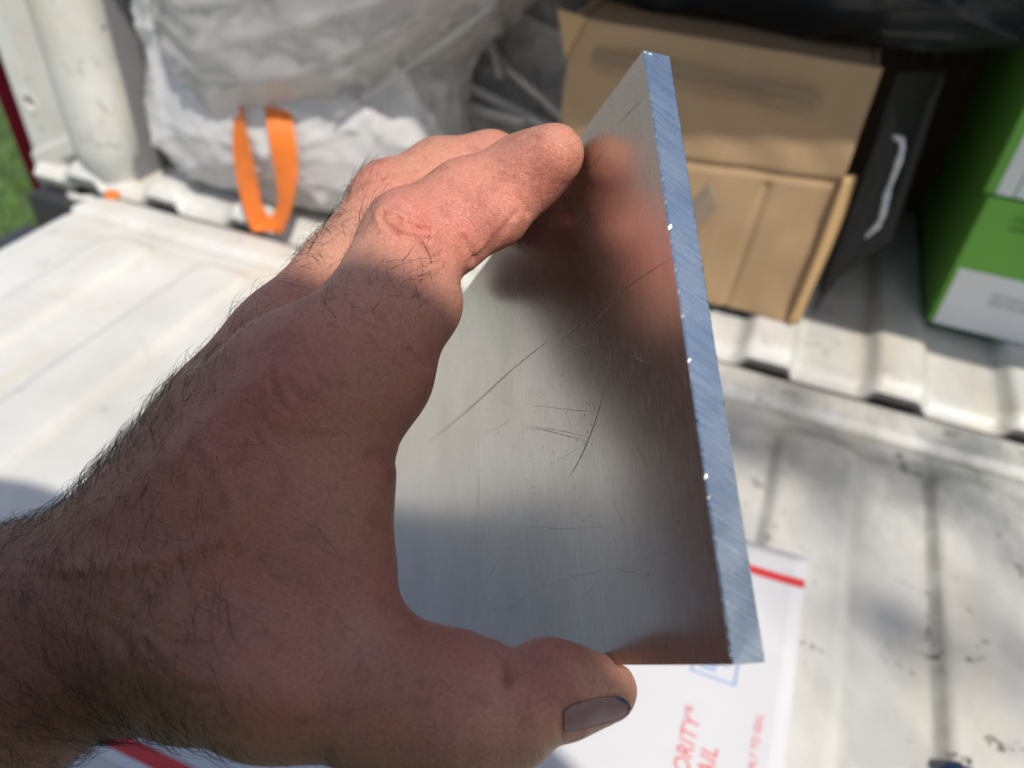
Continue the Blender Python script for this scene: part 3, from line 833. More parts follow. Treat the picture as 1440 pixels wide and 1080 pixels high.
def bed():
    nx, ny = 420, 120
    xs = np.linspace(-.72, .80, nx); ys = np.concatenate([np.linspace(.530, .565, 24), np.linspace(.57, 2.0, ny - 24)])
    X, Y = np.meshgrid(xs, ys, indexing='ij')
    ph = np.mod(X - .062 + .006, PIT)
    prof = smooth01((ph - .052) / .010) - smooth01((ph - .092) / .010) * 1.0
    low = 1 - prof
    Z = -.004 + .0105 * prof
    e = np.clip((.545 - Y) / .015, 0, 1)
    Z = Z - .010 * e ** 2.2
    V_, F_ = grid_vf(X, Y, Z)
    o = mesh('bed_floor', V_, F_, PAINT, truck)
    g = .35 * np.exp(-((ph - .052) / .004) ** 2) + .35 * np.exp(-((ph - .095) / .004) ** 2)
    wear = .35 + 0 * X; vattr(o, 'grime', np.stack([g, wear, .35 + 0 * X], -1).reshape(-1, 3))
    # turned-down lip under the floor's rear edge
    A = np.stack([X[:, 0], Y[:, 0], Z[:, 0]], 1); B = A + [0, .002, -.0105]; C = A + [0, .03, -.016]
    Vs = np.concatenate([A, B, C]); k = nx
    Fs = [[r * k + i, r * k + i + 1, (r + 1) * k + i + 1, (r + 1) * k + i] for r in range(2) for i in range(k - 1)]
    l_ = mesh('floor_lip', Vs, Fs, PAINT, o); vattr(l_, 'grime', np.tile([.22, .6, .3], (len(Vs), 1)))
    V_, F_ = box_vf(-.72, .80, .514, .64, -.16, -.030); mesh('bumper_beam', V_, F_, DARKGREY, truck, smooth=False)
    V_, F_ = box_vf(-.72, .80, 1.98, 2.02, -.1, .5); mesh('bulkhead', V_, F_, LINER, truck, smooth=False)
bed()
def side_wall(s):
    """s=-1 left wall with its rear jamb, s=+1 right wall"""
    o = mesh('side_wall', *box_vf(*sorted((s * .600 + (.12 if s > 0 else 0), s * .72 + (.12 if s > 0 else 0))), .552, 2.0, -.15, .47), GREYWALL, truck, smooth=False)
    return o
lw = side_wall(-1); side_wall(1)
# rear jamb of the left side: rounded post, flat plate with a bolt hole, striker recess
def jamb():
    zs = np.linspace(-.045, .47, 40)
    th = np.linspace(math.radians(-8), math.radians(188), 18)
    rx = .037; cx = -.634
    X = cx + rx * np.cos(th)[None] + 0 * zs[:, None]; Y = .556 - .030 * np.sin(th)[None] + 0 * zs[:, None]
    taper = np.clip((zs + .01) / .05, 0, 1)[:, None]; taper = .75 + .25 * smooth01(taper)
    X = cx + (X - cx) * taper; Y = .556 + (Y - .556) * (.55 + .45 * smooth01(np.clip((zs + .03) / .06, 0, 1)))[:, None]
    Z = zs[:, None] + 0 * X
    V_, F_ = grid_vf(X, Y, Z); p = mesh('jamb_post', V_, F_[:, ::-1], PAINT, lw)
    gz = np.clip(1 - np.abs(Z - .10) / .12, 0, 1) * 0 + .08
    vattr(p, 'grime', np.stack([gz + .3 * np.exp(-((th - math.pi) / .22) ** 2)[None] + .2 * np.exp(-(th / .3) ** 2)[None], .2 + 0 * X, .7 + 0 * X], -1).reshape(-1, 3))
    # plate: grid with hole dimple and seam
    xs = np.linspace(-.735, -.628, 70); zz = np.linspace(-.10, .47, 190)
    X, Z = np.meshgrid(xs, zz, indexing='ij'); Y = .545 + 0 * X
    h = on_y(42, 145, .545); rr = np.hypot(X - h[0], Z - h[2])
    Y = Y + .006 * smooth01((.0062 - rr) / .002) - .0012 * np.exp(-((rr - .008) / .0025) ** 2)
    s1 = on_y(45, 210, .545); s2 = on_y(92, 190, .545)
    zs_ = s1[2] + (X - s1[0]) * (s2[2] - s1[2]) / (s2[0] - s1[0])
    Y = Y - .004 * smooth01((zs_ - Z) / .004)
    inset = smooth01((X + .690) / .006) * smooth01((zs_ - .022 - Z) / .006) * smooth01((-.6315 - X) / .004)
    Y = Y + .010 * inset
    Y = Y + .010 * smooth01((-.728 - X) / .006)
    V_, F_ = grid_vf(X, Y, Z); p = mesh('jamb_plate', V_, F_[:, ::-1], PAINT, lw)
    gg = .8 * smooth01((.0064 - rr) / .0015) + .35 * np.exp(-((zs_ - Z) / .0022) ** 2) + .3 * np.exp(-((X + .632) / .004) ** 2) + .35 * np.exp(-((X + .731) / .004) ** 2) + .3 * np.exp(-((zs_ - .022 - Z) / .003) ** 2) * (X > -.69)
    vattr(p, 'grime', np.stack([np.clip(gg, 0, 1), .15 + 0 * X, .5 + 0 * X], -1).reshape(-1, 3))
    # striker bump in the recess
    c = on_y(112, 262, .54); t_ = np.linspace(0, math.pi, 14)
    V_, F_ = tube_vf([(c[0] + .016 * math.cos(a), .55 - .018 * math.sin(a), c[2] - .012) for a in t_], .006, 10); st = mesh('striker', V_, F_, PAINT, lw)
    vattr(st, 'grime', np.tile([.1, .3, .3], (len(V_), 1)))
    # maroon outer panel
    ys = np.linspace(.548, 2.0, 30); zz = np.linspace(-.30, .47, 40); Yg, Zg = np.meshgrid(ys, zz, indexing='ij')
    Xg = -.737 - .030 * smooth01((Yg - .545) / .10) - .02 * smooth01(1 - np.abs(Zg - .1) / .5)
    V_, F_ = grid_vf(Xg, Yg, Zg); mesh('outer_panel', V_, F_, MAROON, truck)
    V_, F_ = box_vf(-.80, -.60, .50, .56, -.28, -.10); bevel(mesh('rear_bumper', V_, F_, DARKGREY, truck, smooth=False), .012)
jamb()
# added panel over the bed, unseen, shaped to shade the load
def shade_panel():
    ZC = .49                                        # panel at rail height; its rear edge drops the shade line on the load
    t = SUN[1] / SUN[2]; k = SUN[0] / SUN[2]
    # (x of the point shaded on the box front, height of the shade line there)
    line = [(-.90, .165), (-.45, .155), (-.30, .125), (-.10, .130), (.048, .160), (.058, .062), (.68, .015)]
    top = []
    for x, zt in line: top.append((x + k * (ZC - zt), .577 + t * (ZC - zt), ZC))
    n_ = len(top); back = [(p[0], 2.01, ZC + .01) for p in top]
    Vh = np.array(top + back + [(p[0], p[1], p[2] + .015) for p in top + back])
    Fh = []
    for a in range(n_ - 1):
        b = a + 1
        Fh += [[a, b, n_ + b, n_ + a], [2 * n_ + a, 3 * n_ + a, 3 * n_ + b, 2 * n_ + b], [a, 2 * n_ + a, 2 * n_ + b, b], [n_ + a, n_ + b, 3 * n_ + b, 3 * n_ + a]]
    Fh += [[0, n_, 3 * n_, 2 * n_], [n_ - 1, 3 * n_ - 1, 4 * n_ - 1, 2 * n_ - 1]]
    mesh('shade_panel', Vh, Fh, LINER, truck, smooth=False)
shade_panel()

# ------------------------------------------------------------------ envelope on the tailgate
def text_mesh(name, s, size, m, parent, origin, xdir, ydir, zoff, shear=0.0, width=None, space=1.0):
    cu = bpy.data.curves.new(name, 'FONT'); cu.body = s; cu.size = size; cu.shear = shear; cu.space_character = space; cu.resolution_u = 3
    o = bpy.data.objects.new(name, cu); COL.objects.link(o)
    dg = bpy.context.evaluated_depsgraph_get(); me = bpy.data.meshes.new_from_object(o.evaluated_get(dg))
    bpy.data.objects.remove(o); bpy.data.curves.remove(cu)
    co = np.empty(len(me.vertices) * 3); me.vertices.foreach_get('co', co); co = co.reshape(-1, 3)
    sx = 1.0
    if width: sx = width / (co[:, 0].max() - co[:, 0].min())
    xd, yd = np.array(xdir, float), np.array(ydir, float); zd = np.cross(xd, yd)
    Wv = np.array(origin, float) + co[:, :1] * sx * xd + co[:, 1:2] * yd + zoff * zd
    Fl = [list(p.vertices) for p in me.polygons]; bpy.data.meshes.remove(me)
    return mesh(name, Wv, Fl, m, parent, smooth=False)
def envelope():
    x0, x1, y0, y1 = -.240, .0785, .086, .328
    z = .0086
    env = empty('mailing_envelope', ((x0 + x1) / 2, (y0 + y1) / 2, z), 'white cardboard mailing envelope with red stripes lying on the tailgate under the hand', 'envelope')
    def zf(X, Y): return z + .0012 * np.sin((X + .1) * 22) * np.sin(Y * 17) + .0015 * np.clip((X - .05) / .03, 0, 1) ** 2
    def sheet(name, ax0, ax1, ay0, ay1, dz, m, par, n=24):
        xs = np.linspace(ax0, ax1, n); ys = np.linspace(ay0, ay1, n); X, Y = np.meshgrid(xs, ys, indexing='ij')
        V_, F_ = grid_vf(X, Y, zf(X, Y) + dz); return mesh(name, V_, F_, m, par)
    xs = np.linspace(x0, x1, 40); ys = np.linspace(y0, y1, 34); X, Y = np.meshgrid(xs, ys, indexing='ij')
    V1, F1 = grid_vf(X, Y, zf(X, Y)); V2, F2 = grid_vf(X, Y, zf(X, Y) - .0010)
    k = len(V1); n, m_ = X.shape
    rim = [i * m_ for i in range(n)] + [(n - 1) * m_ + j for j in range(1, m_)] + [i * m_ + m_ - 1 for i in range(n - 2, -1, -1)] + [j for j in range(m_ - 2, 0, -1)]
    Fl = F1.tolist() + [f[::-1] for f in (F2 + k).tolist()] + [[a, a + k, b + k, b] for a, b in zip(rim, rim[1:] + rim[:1])]
    mesh('envelope_body', np.concatenate([V1, V2]), Fl, PAPER, env)
    sheet('red_stripe', x0 + .0005, x1 - .0004, .3045, .3105, .0003, RED, env)
    sheet('red_stripe', x0 + .0005, x1 - .0004, .0905, .0975, .0003, RED, env)
    # postage panel
    bx0, bx1, by0, by1 = .029, .0515, .2315, .262; t_ = .0009
    for a in ((bx0, bx1, by0, by0 + t_), (bx0, bx1, by1 - t_, by1), (bx0, bx0 + t_, by0 + t_, by1 - t_), (bx1 - t_, bx1, by0 + t_, by1 - t_)):
        sheet('postage_frame', *a, .0003, BLUE, env, 6)
    for i in range(6): sheet('postage_line', bx0 + .004, bx1 - .0105 + .0005 * (i % 3), by0 + .0042 + .0031 * i, by0 + .0056 + .0031 * i, .0003, BLUE, env, 4)
    for i in range(4): sheet('postage_line', bx1 - .0085, bx1 - .0045, by0 + .009 + .0035 * i, by0 + .0100 + .0035 * i, .0003, BLUE, env, 4)
    up = (0, 1, 0); lf = (-1, 0, 0)
    zt = .0018
    def zz(x, y): return float(zf(np.array(x), np.array(y))) + .0004
    text_mesh('lettering', 'PRIORITY', .0108, REDT, env, (.0385, .1645, zz(.035, .19)), up, lf, 0, .18, .0435)
    text_mesh('lettering', '\u00ae', .0050, REDT, env, (.0385 - .0042, .2090, zz(.035, .21)), up, lf, 0)
    text_mesh('lettering', 'MAIL', .0108, REDT, env, (.0490, .1725, zz(.045, .19)), up, lf, 0, .18, .0235)
    text_mesh('lettering', 'PRESS FIRMLY TO SEAL', .0048, REDT, env, (.0665, .1715, zz(.066, .2)), up, lf, 0, 0, .050)
    return env
envelope()

# small dark blue scrap at the photograph's lower edge
def scrap():
    c = on_z(1350, 1092, .006)
    root = mesh('plastic_scrap', *pebble(c, (.0085, .006, .0055), 3), BLUEPL, None, loc=tuple(c - [0, 0, .006]))
    tag(root, 'small crumpled dark blue scrap on the white tailgate, lower right corner', 'scrap')
def pebble(c, r, seed, nu=28, nv=20, amp=.25):
    g = np.random.default_rng(seed)
    u = np.linspace(0, 2 * math.pi, nu, endpoint=False); v = np.linspace(0, math.pi, nv)
    Vs = [];
    U, Vv = np.meshgrid(u, v, indexing='ij'); D = np.stack([np.cos(U) * np.sin(Vv), np.sin(U) * np.sin(Vv), np.cos(Vv)], -1)
    d = 0
    for k in range(7):
        kv = g.normal(size=3) * (1.5 + k * .6); d = d + amp / (1 + .5 * k) * (1 - np.abs(np.sin(D @ kv + g.uniform(0, 6)))) ** 2
    Pp = np.array(c) + D * (1 + d[..., None] - amp) * np.array(r)
    i = np.arange(nu * nv).reshape(nu, nv)
    Fs = np.stack([i, np.roll(i, -1, 0)], -1)
    Fc_ = [[int(i[a, b]), int(i[a, b + 1]), int(i[(a + 1) % nu, b + 1]), int(i[(a + 1) % nu, b])] for a in range(nu) for b in range(nv - 1)]
    return Pp.reshape(-1, 3), Fc_
scrap()

# ------------------------------------------------------------------ the load
def bag_vf(c, r, seed, nu=220, nv=150, amp=.16, pw=2.6, folds=9, freq=3.0, warp=None):
    """crumpled film: rounded-box shape with sharp folds"""
    g = np.random.default_rng(seed)
    u = np.linspace(0, 2 * math.pi, nu, endpoint=False); v = np.linspace(0.0, math.pi, nv)
    U, W = np.meshgrid(u, v, indexing='ij'); D = np.stack([np.cos(U) * np.sin(W), np.sin(U) * np.sin(W), np.cos(W)], -1)
    D = D / (np.abs(D) ** pw).sum(-1, keepdims=True) ** (1 / pw)
    d = np.zeros(D.shape[:2])
    wob = .5 * np.sin(D @ (g.normal(size=3) * 2) + 1) + .4 * np.sin(D @ (g.normal(size=3) * 3.4))
    for k in range(5): d += .30 * amp * np.sin(D @ (g.normal(size=3) * (1.4 + .5 * k)) + g.uniform(0, 6))
    for k in range(folds):
        kv = g.normal(size=3); kv *= freq * (.6 + .22 * k) / np.linalg.norm(kv)
        msk = .5 + .5 * np.sin(D @ (g.normal(size=3) * 2.2) + g.uniform(0, 6))
        d += amp * .55 / (1 + .16 * k) * msk * (1 - np.abs(np.sin(D @ kv + wob * (.8 + .2 * k) + g.uniform(0, 6)))) ** (4 + k * .4)
    Pp = np.array(c) + D * (1 + d[..., None]) * np.array(r)
    if warp: Pp = warp(Pp)
    i = np.arange(nu * nv).reshape(nu, nv); j = np.roll(i, -1, 0)
    Fc_ = np.stack([i[:, :-1], i[:, 1:], j[:, 1:], j[:, :-1]], -1).reshape(-1, 4)
    return Pp.reshape(-1, 3), Fc_
def floor_clip(P, z=.008):
    P[..., 2] = np.where(P[..., 2] < z, z + (P[..., 2] - z) * .02, P[..., 2]); return P
def rbox(c, s, rot, m, name, parent, bev=.004):
    V_, F_ = box_vf(-s[0] / 2, s[0] / 2, -s[1] / 2, s[1] / 2, -s[2] / 2, s[2] / 2)
    Rm = np.array(__import__('mathutils').Euler(rot).to_matrix()); V_ = V_ @ Rm.T + np.array(c)
    return bevel(mesh(name, V_, F_, m, parent, smooth=False), bev, 2)
# white bag with an orange drawstring
wb = empty('drawstring_bag', (-.43, .64, .008), 'full white plastic bag with an orange drawstring loop hanging from its front', 'plastic bag')
V_, F_ = bag_vf((-.450, .652, .122), (.158, .114, .134), 11, folds=18, amp=.125, warp=floor_clip); mesh('bag_film', V_, F_, WHITEBAG, wb)
rbox((-.525, .645, .135), (.10, .10, .12), (.1, .1, .3), WHITEPK, 'wrapped_contents', wb, .012)
rbox((-.43, .64, .07), (.17, .10, .08), (.05, .2, -.2), PINKPK, 'wrapped_contents', wb, .012)
def ribbon3(pts, wdir, wd, th=.0012, n=40, twist=None):
    c = spline(pts, n); V_ = []; F_ = []
    wdir = np.array(wdir, float); wdir /= np.linalg.norm(wdir)
    for i in range(n):
        t_ = c[min(i + 1, n - 1)] - c[max(i - 1, 0)]; t_ /= np.linalg.norm(t_) + 1e-9
        s = wdir - t_ * wdir.dot(t_) * .6; s /= np.linalg.norm(s); nn = np.cross(t_, s); nn /= np.linalg.norm(nn) + 1e-9
        tw = .15 * math.sin(i * .35)
        if twist: a_ = twist(i / (n - 1)); s, nn = s * math.cos(a_) + nn * math.sin(a_), nn * math.cos(a_) - s * math.sin(a_); tw = 0
        for a, b in ((-1, -1), (1, -1), (1, 1), (-1, 1)): V_.append(c[i] + s * a * wd / 2 + nn * (b * th / 2 + tw * a * wd * .3))
    for i in range(n - 1):
        for k in range(4): F_.append([4 * i + k, 4 * i + (k + 1) % 4, 4 * i + 4 + (k + 1) % 4, 4 * i + 4 + k])
    F_ += [[0, 3, 2, 1], [4 * n - 4, 4 * n - 3, 4 * n - 2, 4 * n - 1]]
    return V_, F_
loop = [on_y(326, 105, .548), on_y(332, 150, .530), on_y(339, 205, .520), on_y(349, 262, .521), on_y(360, 302, .518), on_y(379, 322, .515), on_y(398, 296, .518), on_y(402, 245, .521), on_y(396, 190, .524), on_y(386, 130, .545)]
V_, F_ = ribbon3(loop, (1, .25, .22), .0215, .0008, 90, lambda u: .55 * math.sin(u * 7.2 + .1) + .2 * math.sin(u * 17)); mesh('drawstring', V_, F_, ORANGE, wb, smooth=False)
# clear bag round a flat pale carton, lying on the white bag
cb = empty('clear_bag', (-.38, .66, .12), 'clear crumpled plastic bag round a beige carton, on top of the white bag', 'plastic bag')
def tilt(P):
    x = P[..., 0] + .40; P[..., 2] = P[..., 2] + .62 * np.clip(x, -.06, .3) + .0; return P
V_, F_ = bag_vf((-.372, .634, .210), (.168, .115, .130), 5, amp=.15, pw=3.0, folds=20, warp=tilt); mesh('bag_film', V_, F_, CLEARBAG, cb)
rbox((-.345, .650, .262), (.27, .13, .18), (.05, -.5, .02), BEIGE, 'carton', cb, .006)
rbox((-.325, .582, .192), (.265, .004, .010), (.05, -.5, .02), PURPLE, 'printed_line', cb, .001)
def film_fold(pts, wd, m, par):
    V_, F_ = ribbon3(pts, (.6, -.3, .7), wd, .0008, 36); return mesh('film_fold', V_, F_, m, par)
for pl, wd in (([(352, 0), (368, 60), (392, 120), (424, 166)], .012), ([(430, 120), (480, 96), (530, 52), (575, 8)], .011), ([(262, 10), (300, 60), (334, 118)], .009), ([(470, 165), (540, 118), (620, 62), (690, 10)], .006)):
    film_fold([on_y(x, y, .538 + .03 * math.sin(k)) for k, (x, y) in enumerate(pl)], wd, WHITEFOLD, cb)
# grey translucent bag
gb = empty('grey_bag', (-.24, .80, .008), 'limp grey see-through plastic bag between the white bag and the cardboard box', 'plastic bag')
V_, F_ = bag_vf((-.255, .79, .135), (.135, .10, .165), 21, folds=18, amp=.24, warp=floor_clip); mesh('bag_film', V_, F_, GREYBAG, gb)
rbox((-.25, .83, .12), (.20, .12, .20), (0, .1, .2), BLACK, 'dark_contents', gb, .01)
for pl, wd in (([(608, 88), (660, 122), (730, 158), (800, 196)], .012), ([(676, 12), (690, 60), (704, 110)], .010), ([(712, 96), (752, 130), (796, 170)], .009), ([(590, 178), (640, 150), (690, 160), (740, 172)], .014)):
    film_fold([on_y(x, y, .675) for x, y in pl], wd, GREYFOLD, gb)
# cardboard box
bx = empty('cardboard_box', (-.062, .69, .007), 'brown cardboard box, half in sun, standing at the edge of the bed floor', 'cardboard box')
X0, X1, Y0, Y1, Z0, Z1 = -.170, .046, .577, .80, .007, .212
def panel(name, x0, x1, y0, y1, z0, z1, m=CARD, par=bx, bow=(0, 0, 0), n=14):
    """sheet of board with a bowed surface"""
    V_, F_ = box_vf(x0, x1, y0, y1, z0, z1); o = mesh(name, V_, F_, m, par, smooth=False); return bevel(o, .0012, 2)
def front():
    n, k = 110, 110; xs = np.linspace(X0, X1, n); zs = np.linspace(Z0, Z1, k); X, Z = np.meshgrid(xs, zs, indexing='ij')
    Y = Y0 - .004 * np.sin(math.pi * (X - X0) / (X1 - X0)) * np.sin(math.pi * (Z - Z0) / (Z1 - Z0))
    Y += .0011 * np.sin(X * 47 + Z * 21) * np.sin(Z * 58 - X * 13) + .0007 * np.sin(X * 120 + 3 * np.sin(Z * 40))
    Y += .0034 * np.exp(-((Z - .118 - .06 * (X - X0)) / .0025) ** 2)            # a crease
    Y += .0026 * np.exp(-((X + .005 - .05 * (Z - .1)) / .0025) ** 2) * (Z < .12)
    V1, F1 = grid_vf(X, Y, Z); V2, F2 = grid_vf(X, Y + .004, Z); q_ = len(V1)
    rim = [i * k for i in range(n)] + [(n - 1) * k + j for j in range(1, k)] + [i * k + k - 1 for i in range(n - 2, -1, -1)] + [j for j in range(k - 2, 0, -1)]
    Fl = F1.tolist() + [f[::-1] for f in (F2 + q_).tolist()] + [[a, a + q_, b + q_, b] for a, b in zip(rim, rim[1:] + rim[:1])]
    mesh('front_panel', np.concatenate([V1, V2]), Fl, CARD, bx)
front()
panel('side_panel', X0, X0 + .004, Y0 + .006, Y1, Z0, Z1)
panel('side_panel', X1 - .005, X1 - .001, Y0 + .006, Y1, Z0, Z1 - .004)
panel('back_panel', X0 + .005, X1 - .006, Y1 - .004, Y1, Z0, Z1)
panel('top_panel', X0 + .005, X1 - .006, Y0 + .006, Y1 - .005, Z1 - .008, Z1 - .004)
# glued seam flap folded over the right corner
V_, F_ = ribbon3([(.047, .577, Z0 + .001), (.0485, .575, .05), (.050, .574, .10), (.0495, .576, .138)], (.7, .7, 0), .011, .003, 20); mesh('corner_flap', V_, F_, CARD_D, bx)
# torn-off corner flap at the top left, tape bands on the front
fl = [(X0 - .012, .580, Z1 + .002), (X0 - .001, .577, Z1 - .004), (X0 + .012, .574, Z1 + .001), (X0 - .001, .575, Z1 - .030)]
mesh('torn_flap', fl + [tuple(np.array(p) + [0, .003, .0]) for p in fl], [[0, 1, 2], [0, 3, 1], [1, 3, 2], [6, 5, 4], [5, 7, 4], [6, 7, 5], [0, 2, 6, 4], [2, 3, 7, 6], [3, 0, 4, 7]], CARD_D, bx, smooth=False)
def tape(pts, wd, name='tape_strip', m=TAPE):
    V_, F_ = ribbon3(pts, (0, 0, 1), wd, .0006, 24); return mesh(name, V_, F_, m, bx)
tape([(X0 + .02, Y0 - .0042, .186), (-.06, Y0 - .0062, .1855), (.012, Y0 - .0044, .183)], .013)
def on_front(pts): return [on_y(x, y, Y0 - .0062) for x, y in pts]
tape(on_front([(950, 330), (975, 305), (1006, 272)]), .024, 'torn_tape', TORN)
# black film over the box
bb = empty('black_bag', (-.02, .80, .213), 'slack black plastic bag slumped over the top of the cardboard box', 'plastic bag')
def drape(P):
    f = np.clip((.70 - P[..., 1]) / .08, 0, 1); P[..., 2] = P[..., 2] - .0 * f
    P[..., 2] = np.maximum(P[..., 2], .214 + .002 * np.sin(P[..., 0] * 60)); return P
V_, F_ = bag_vf((-.035, .735, .275), (.215, .150, .085), 31, folds=14, amp=.15, warp=drape); mesh('bag_film', V_, F_, BLACKBAG, bb)
# black folder with a pale edge, leaning between the boxes
fd = empty('black_folder', (.09, .66, .007), 'black board folder with a white curled edge leaning beside the cardboard box', 'folder')
def quad_slab(name, pts, th, m, par):
    p = np.array(pts, float); n = np.cross(p[1] - p[0], p[3] - p[0]); n /= np.linalg.norm(n)
    V_ = np.concatenate([p, p + n * th]); return bevel(mesh(name, V_, [[3, 2, 1, 0], [4, 5, 6, 7], [0, 1, 5, 4], [1, 2, 6, 5], [2, 3, 7, 6], [3, 0, 4, 7]], m, par, smooth=False), .0006, 1)
a, b, c_, d_ = on_y(1152, 420, .655), on_y(1215, 335, .62), on_y(1262, 200, .62), on_y(1292, 108, .72)
quad_slab('cover', [(.060, .60, .008), b, c_, (.060, .62, .165)], .003, BLACK, fd)
quad_slab('cover', [(.062, .64, .008), (.105, .66, .060), (.098, .69, .19), (.062, .66, .19)], .003, BLACK, fd)
V_, F_ = tube_vf(spline([on_y(1248, 197, .62), on_y(1260, 193, .618), on_y(1269, 203, .617), on_y(1262, 232, .617), on_y(1248, 270, .617), on_y(1238, 310, .617), on_y(1216, 334, .617)], 40), list(.0022 + .0007 * np.sin(np.arange(34) * 1.1) * np.sin(np.arange(34) * .43)) + [.003, .0025, .002, .0018, .0015, .001], 8); mesh('pale_edge', V_, F_, WHITEPK, fd)
V_, F_ = tube_vf(spline([on_y(1216, 334, .617), on_y(1195, 350, .617), on_y(1172, 368, .617)], 12), .0012, 6); mesh('cover_rim', V_, F_, BLACK, fd)
# two green and white cartons, one on the other
def carton(name, label, x0, y0, z0, w_, d_, h_, bands, dx=0):
    o = empty(name, (x0 + w_ / 2, y0 + d_ / 2, z0), label, 'carton', group='green and white cartons in the bed')
    V_, F_ = box_vf(x0, x0 + w_, y0, y0 + d_, z0, z0 + h_); bevel(mesh('carton_body', V_, F_, GREEN, o, smooth=False), .0015)
    for (a0, a1, b0, b1) in bands:
        V_, F_ = box_vf(x0 + a0, x0 + a1, y0 - .0006, y0 + .0002, z0 + b0, z0 + b1); mesh('white_band', V_, F_, GREYWHITE, o, smooth=False)
    return o
c1 = carton('green_carton', 'green carton with a broad grey-white band along its base, lower of the two', .153, .634, .007, .26, .22, .115, [(.0045, .26, .001, .054)])
c2 = carton('green_carton', 'green carton with a grey-white upright panel, stacked on the banded green one', .149, .637, .1225, .26, .20, .085, [(.008, .020, .001, .058), (.0215, .25, .001, .056)])
for i, s in enumerate(('NATURAL', 'DARK GREEN')):
    text_mesh('lettering', s, .0066, DKGREEN, c1, (.176, .634 - .0012, .1065 - i * .0072), (1, 0, 0), (0, 0, 1), 0)
for i, s in enumerate(('NATURAL BLEND', 'FINE GROUND')):
    text_mesh('lettering', s, .0056, GREYINK, c1, (.188, .634 - .0022, .042 - i * .0064), (1, 0, 0), (0, 0, 1), 0)
# dark board box and rolled blanket in the unlit depth of the bed
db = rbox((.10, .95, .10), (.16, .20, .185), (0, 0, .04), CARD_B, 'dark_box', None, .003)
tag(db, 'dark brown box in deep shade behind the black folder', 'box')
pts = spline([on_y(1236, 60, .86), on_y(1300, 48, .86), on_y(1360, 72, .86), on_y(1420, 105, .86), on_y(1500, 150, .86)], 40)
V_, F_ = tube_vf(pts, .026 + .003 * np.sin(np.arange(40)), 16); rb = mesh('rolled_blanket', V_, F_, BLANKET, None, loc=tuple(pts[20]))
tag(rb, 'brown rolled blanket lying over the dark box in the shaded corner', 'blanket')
lg = empty('dark_sack', (.2, 1.2, .007), 'heap of black plastic filling the shaded far end of the bed', 'plastic bag')
V_, F_ = bag_vf((.05, 1.25, .16), (.62, .22, .21), 41, folds=14, amp=.12, warp=floor_clip); mesh('bag_film', V_, F_, BLACKBAG, lg)
# orange scrap in the corner
oc = on_z(146, 288, .0)
os_ = mesh('orange_scrap', *pebble((oc[0], oc[1] + .012, .004), (.008, .006, .006), 9), ORANGE, None, loc=(oc[0], oc[1] + .012, -.002))
tag(os_, 'tiny orange scrap wedged at the foot of the white post', 'scrap')

# ------------------------------------------------------------------ ground, lawn, tree to the right
V_, F_ = grid_vf(*[a for a in np.meshgrid(np.linspace(-120, 120, 60), np.linspace(-120, 120, 60), indexing='ij')], np.full((60, 60), -.75))
mesh('ground', V_, F_, GRASSM, None, loc=(0, 0, 0), kind='structure')
V_, F_ = grid_vf(*[a for a in np.meshgrid(np.linspace(-110, -3.4, 30), np.linspace(-110, 110, 30), indexing='ij')], np.full((30, 30), -.742))
mesh('reflection_gravel', V_, F_, GRAVEL, None, loc=(0, 0, 0), kind='structure')  # unseen gravel, added to tint what the bar reflects
def grass():
    n = 9000
    x = rng.uniform(-2.6, -.78, n); y = rng.uniform(.1, 3.0, n); h = rng.uniform(.025, .06, n); a = rng.uniform(0, 6.28, n); w_ = .0035
    b = rng.normal(size=(n, 2)) * .02
    p0 = np.stack([x - w_ * np.cos(a), y - w_ * np.sin(a), np.full(n, -.752)], 1); p1 = np.stack([x + w_ * np.cos(a), y + w_ * np.sin(a), np.full(n, -.752)], 1)
    p2 = np.stack([x + b[:, 0], y + b[:, 1], -.75 + h], 1)
    V_ = np.stack([p0, p1, p2], 1).reshape(-1, 3); F_ = np.arange(3 * n).reshape(n, 3)
    mesh('grass', V_, F_, BLADE, None, loc=(0, 0, 0), smooth=False, kind='stuff')
grass()
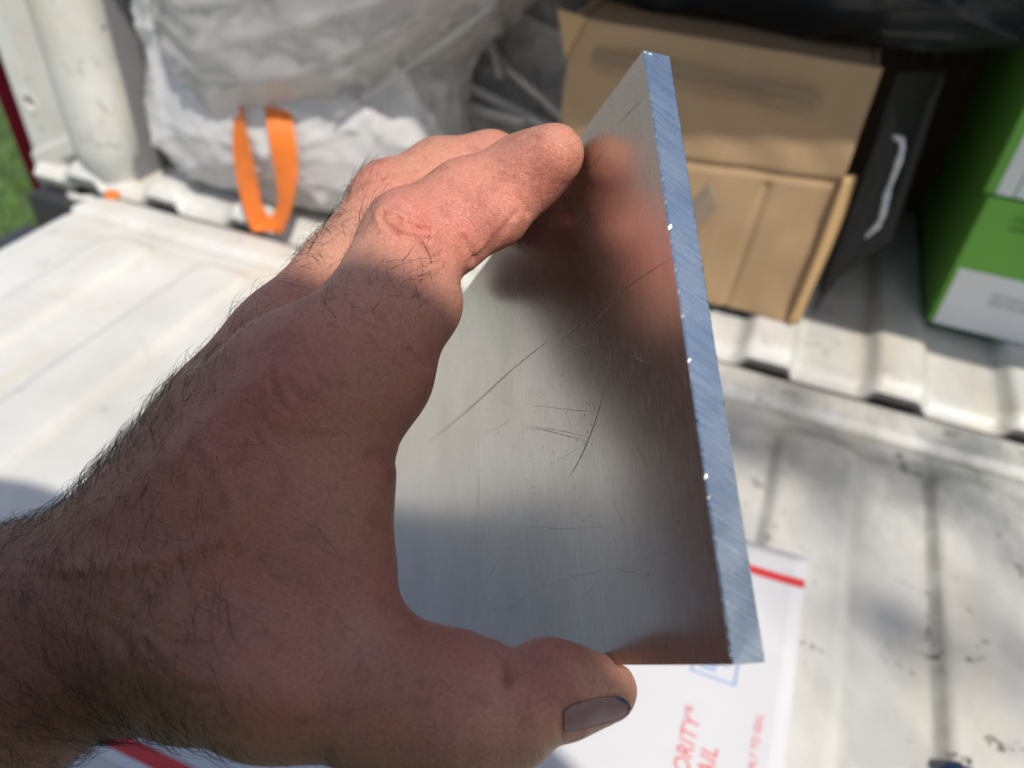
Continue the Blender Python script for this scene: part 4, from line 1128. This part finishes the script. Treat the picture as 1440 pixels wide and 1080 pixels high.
def tree(x, y, h, cr, label, seed, nleaf=5000, low=.35, spots=None):
    g = np.random.default_rng(seed)
    root = empty('tree', (x, y, -.75), label, 'tree')
    t_ = np.linspace(0, 1, 12); pts = np.stack([x + .15 * np.sin(t_ * 3), y + .1 * np.sin(t_ * 4), -.75 + h * .85 * t_], 1)
    V_, F_ = tube_vf(pts, .17 * (1 - .8 * t_) + .01, 10); mesh('trunk', V_, F_, BARK, root)
    cl = g.normal(size=(60, 3)); cl /= np.linalg.norm(cl, axis=1)[:, None]; cl *= g.uniform(.3, 1, (60, 1)) ** .5
    cen = np.array([x, y, -.75 + h * (.5 + low / 2)]) + cl * np.array([cr, cr, h * (1 - low) / 2])
    for k in range(0, 60, 8):
        bp = pts[int(g.integers(5, 11))]; V_, F_ = tube_vf([bp, bp * .5 + cen[k] * .5 + [0, 0, .1], cen[k]], [.05, .03, .01], 6); mesh('limb', V_, F_, BARK, root)
    c = cen[g.integers(0, 60, nleaf)] + g.normal(size=(nleaf, 3)) * .32
    a = g.normal(size=(nleaf, 3)); a /= np.linalg.norm(a, axis=1)[:, None]; b = np.cross(a, g.normal(size=(nleaf, 3))); b /= np.linalg.norm(b, axis=1)[:, None]
    s = g.uniform(.05, .10, (nleaf, 1)); V_ = np.stack([c - a * s, c + b * s * .5, c + a * s, c - b * s * .5], 1).reshape(-1, 3)
    if spots is not None:                            # leafy twigs reaching over the tailgate
        extra = []
        for (tx, ty, r_, n_) in spots:
            hgt = 3.0 + g.uniform(-.25, .25); cc = np.array([tx, ty, 0]) + SUN / SUN[2] * hgt
            a_ = cen[int(g.integers(0, 60))]
            V2, F2 = tube_vf([a_, a_ * .4 + cc * .6 + [0, 0, .15], cc], [.012, .006, .002], 5); mesh('twig', V2, F2, BARK, root)
            c2 = cc + g.normal(size=(n_, 3)) * r_ * [1, 1, .5]; a2 = g.normal(size=(n_, 3)) * [1, 1, .4]; a2 /= np.linalg.norm(a2, axis=1)[:, None]
            b2 = np.cross(a2, g.normal(size=(n_, 3)) * [.3, .3, 1]); b2 /= np.linalg.norm(b2, axis=1)[:, None]; s2 = g.uniform(.012, .024, (n_, 1))
            extra.append(np.stack([c2 - a2 * s2, c2 + b2 * s2 * .55, c2 + a2 * s2, c2 - b2 * s2 * .55], 1).reshape(-1, 3))
        V_ = np.concatenate([V_] + extra); nleaf = len(V_) // 4
    mesh('crown', V_, np.arange(4 * nleaf).reshape(nleaf, 4), LEAF, root, smooth=False)
tree(7.5, 1.2, 7.0, 2.3, 'broad green tree on the lawn to the right of the truck', 3)
tree(4.6, -3.6, 5.4, 1.5, 'leafy green tree reaching its twigs over the tailgate', 8, 2600,
     spots=[(.055, .455, .032, 26), (.09, .435, .026, 20), (.02, .43, .03, 18), (.165, .452, .024, 15), (.135, .305, .012, 20), (.195, .37, .026, 9), (.205, .28, .02, 8), (.10, .345, .02, 5), (-.02, .40, .03, 9), (-.05, .44, .03, 10)])
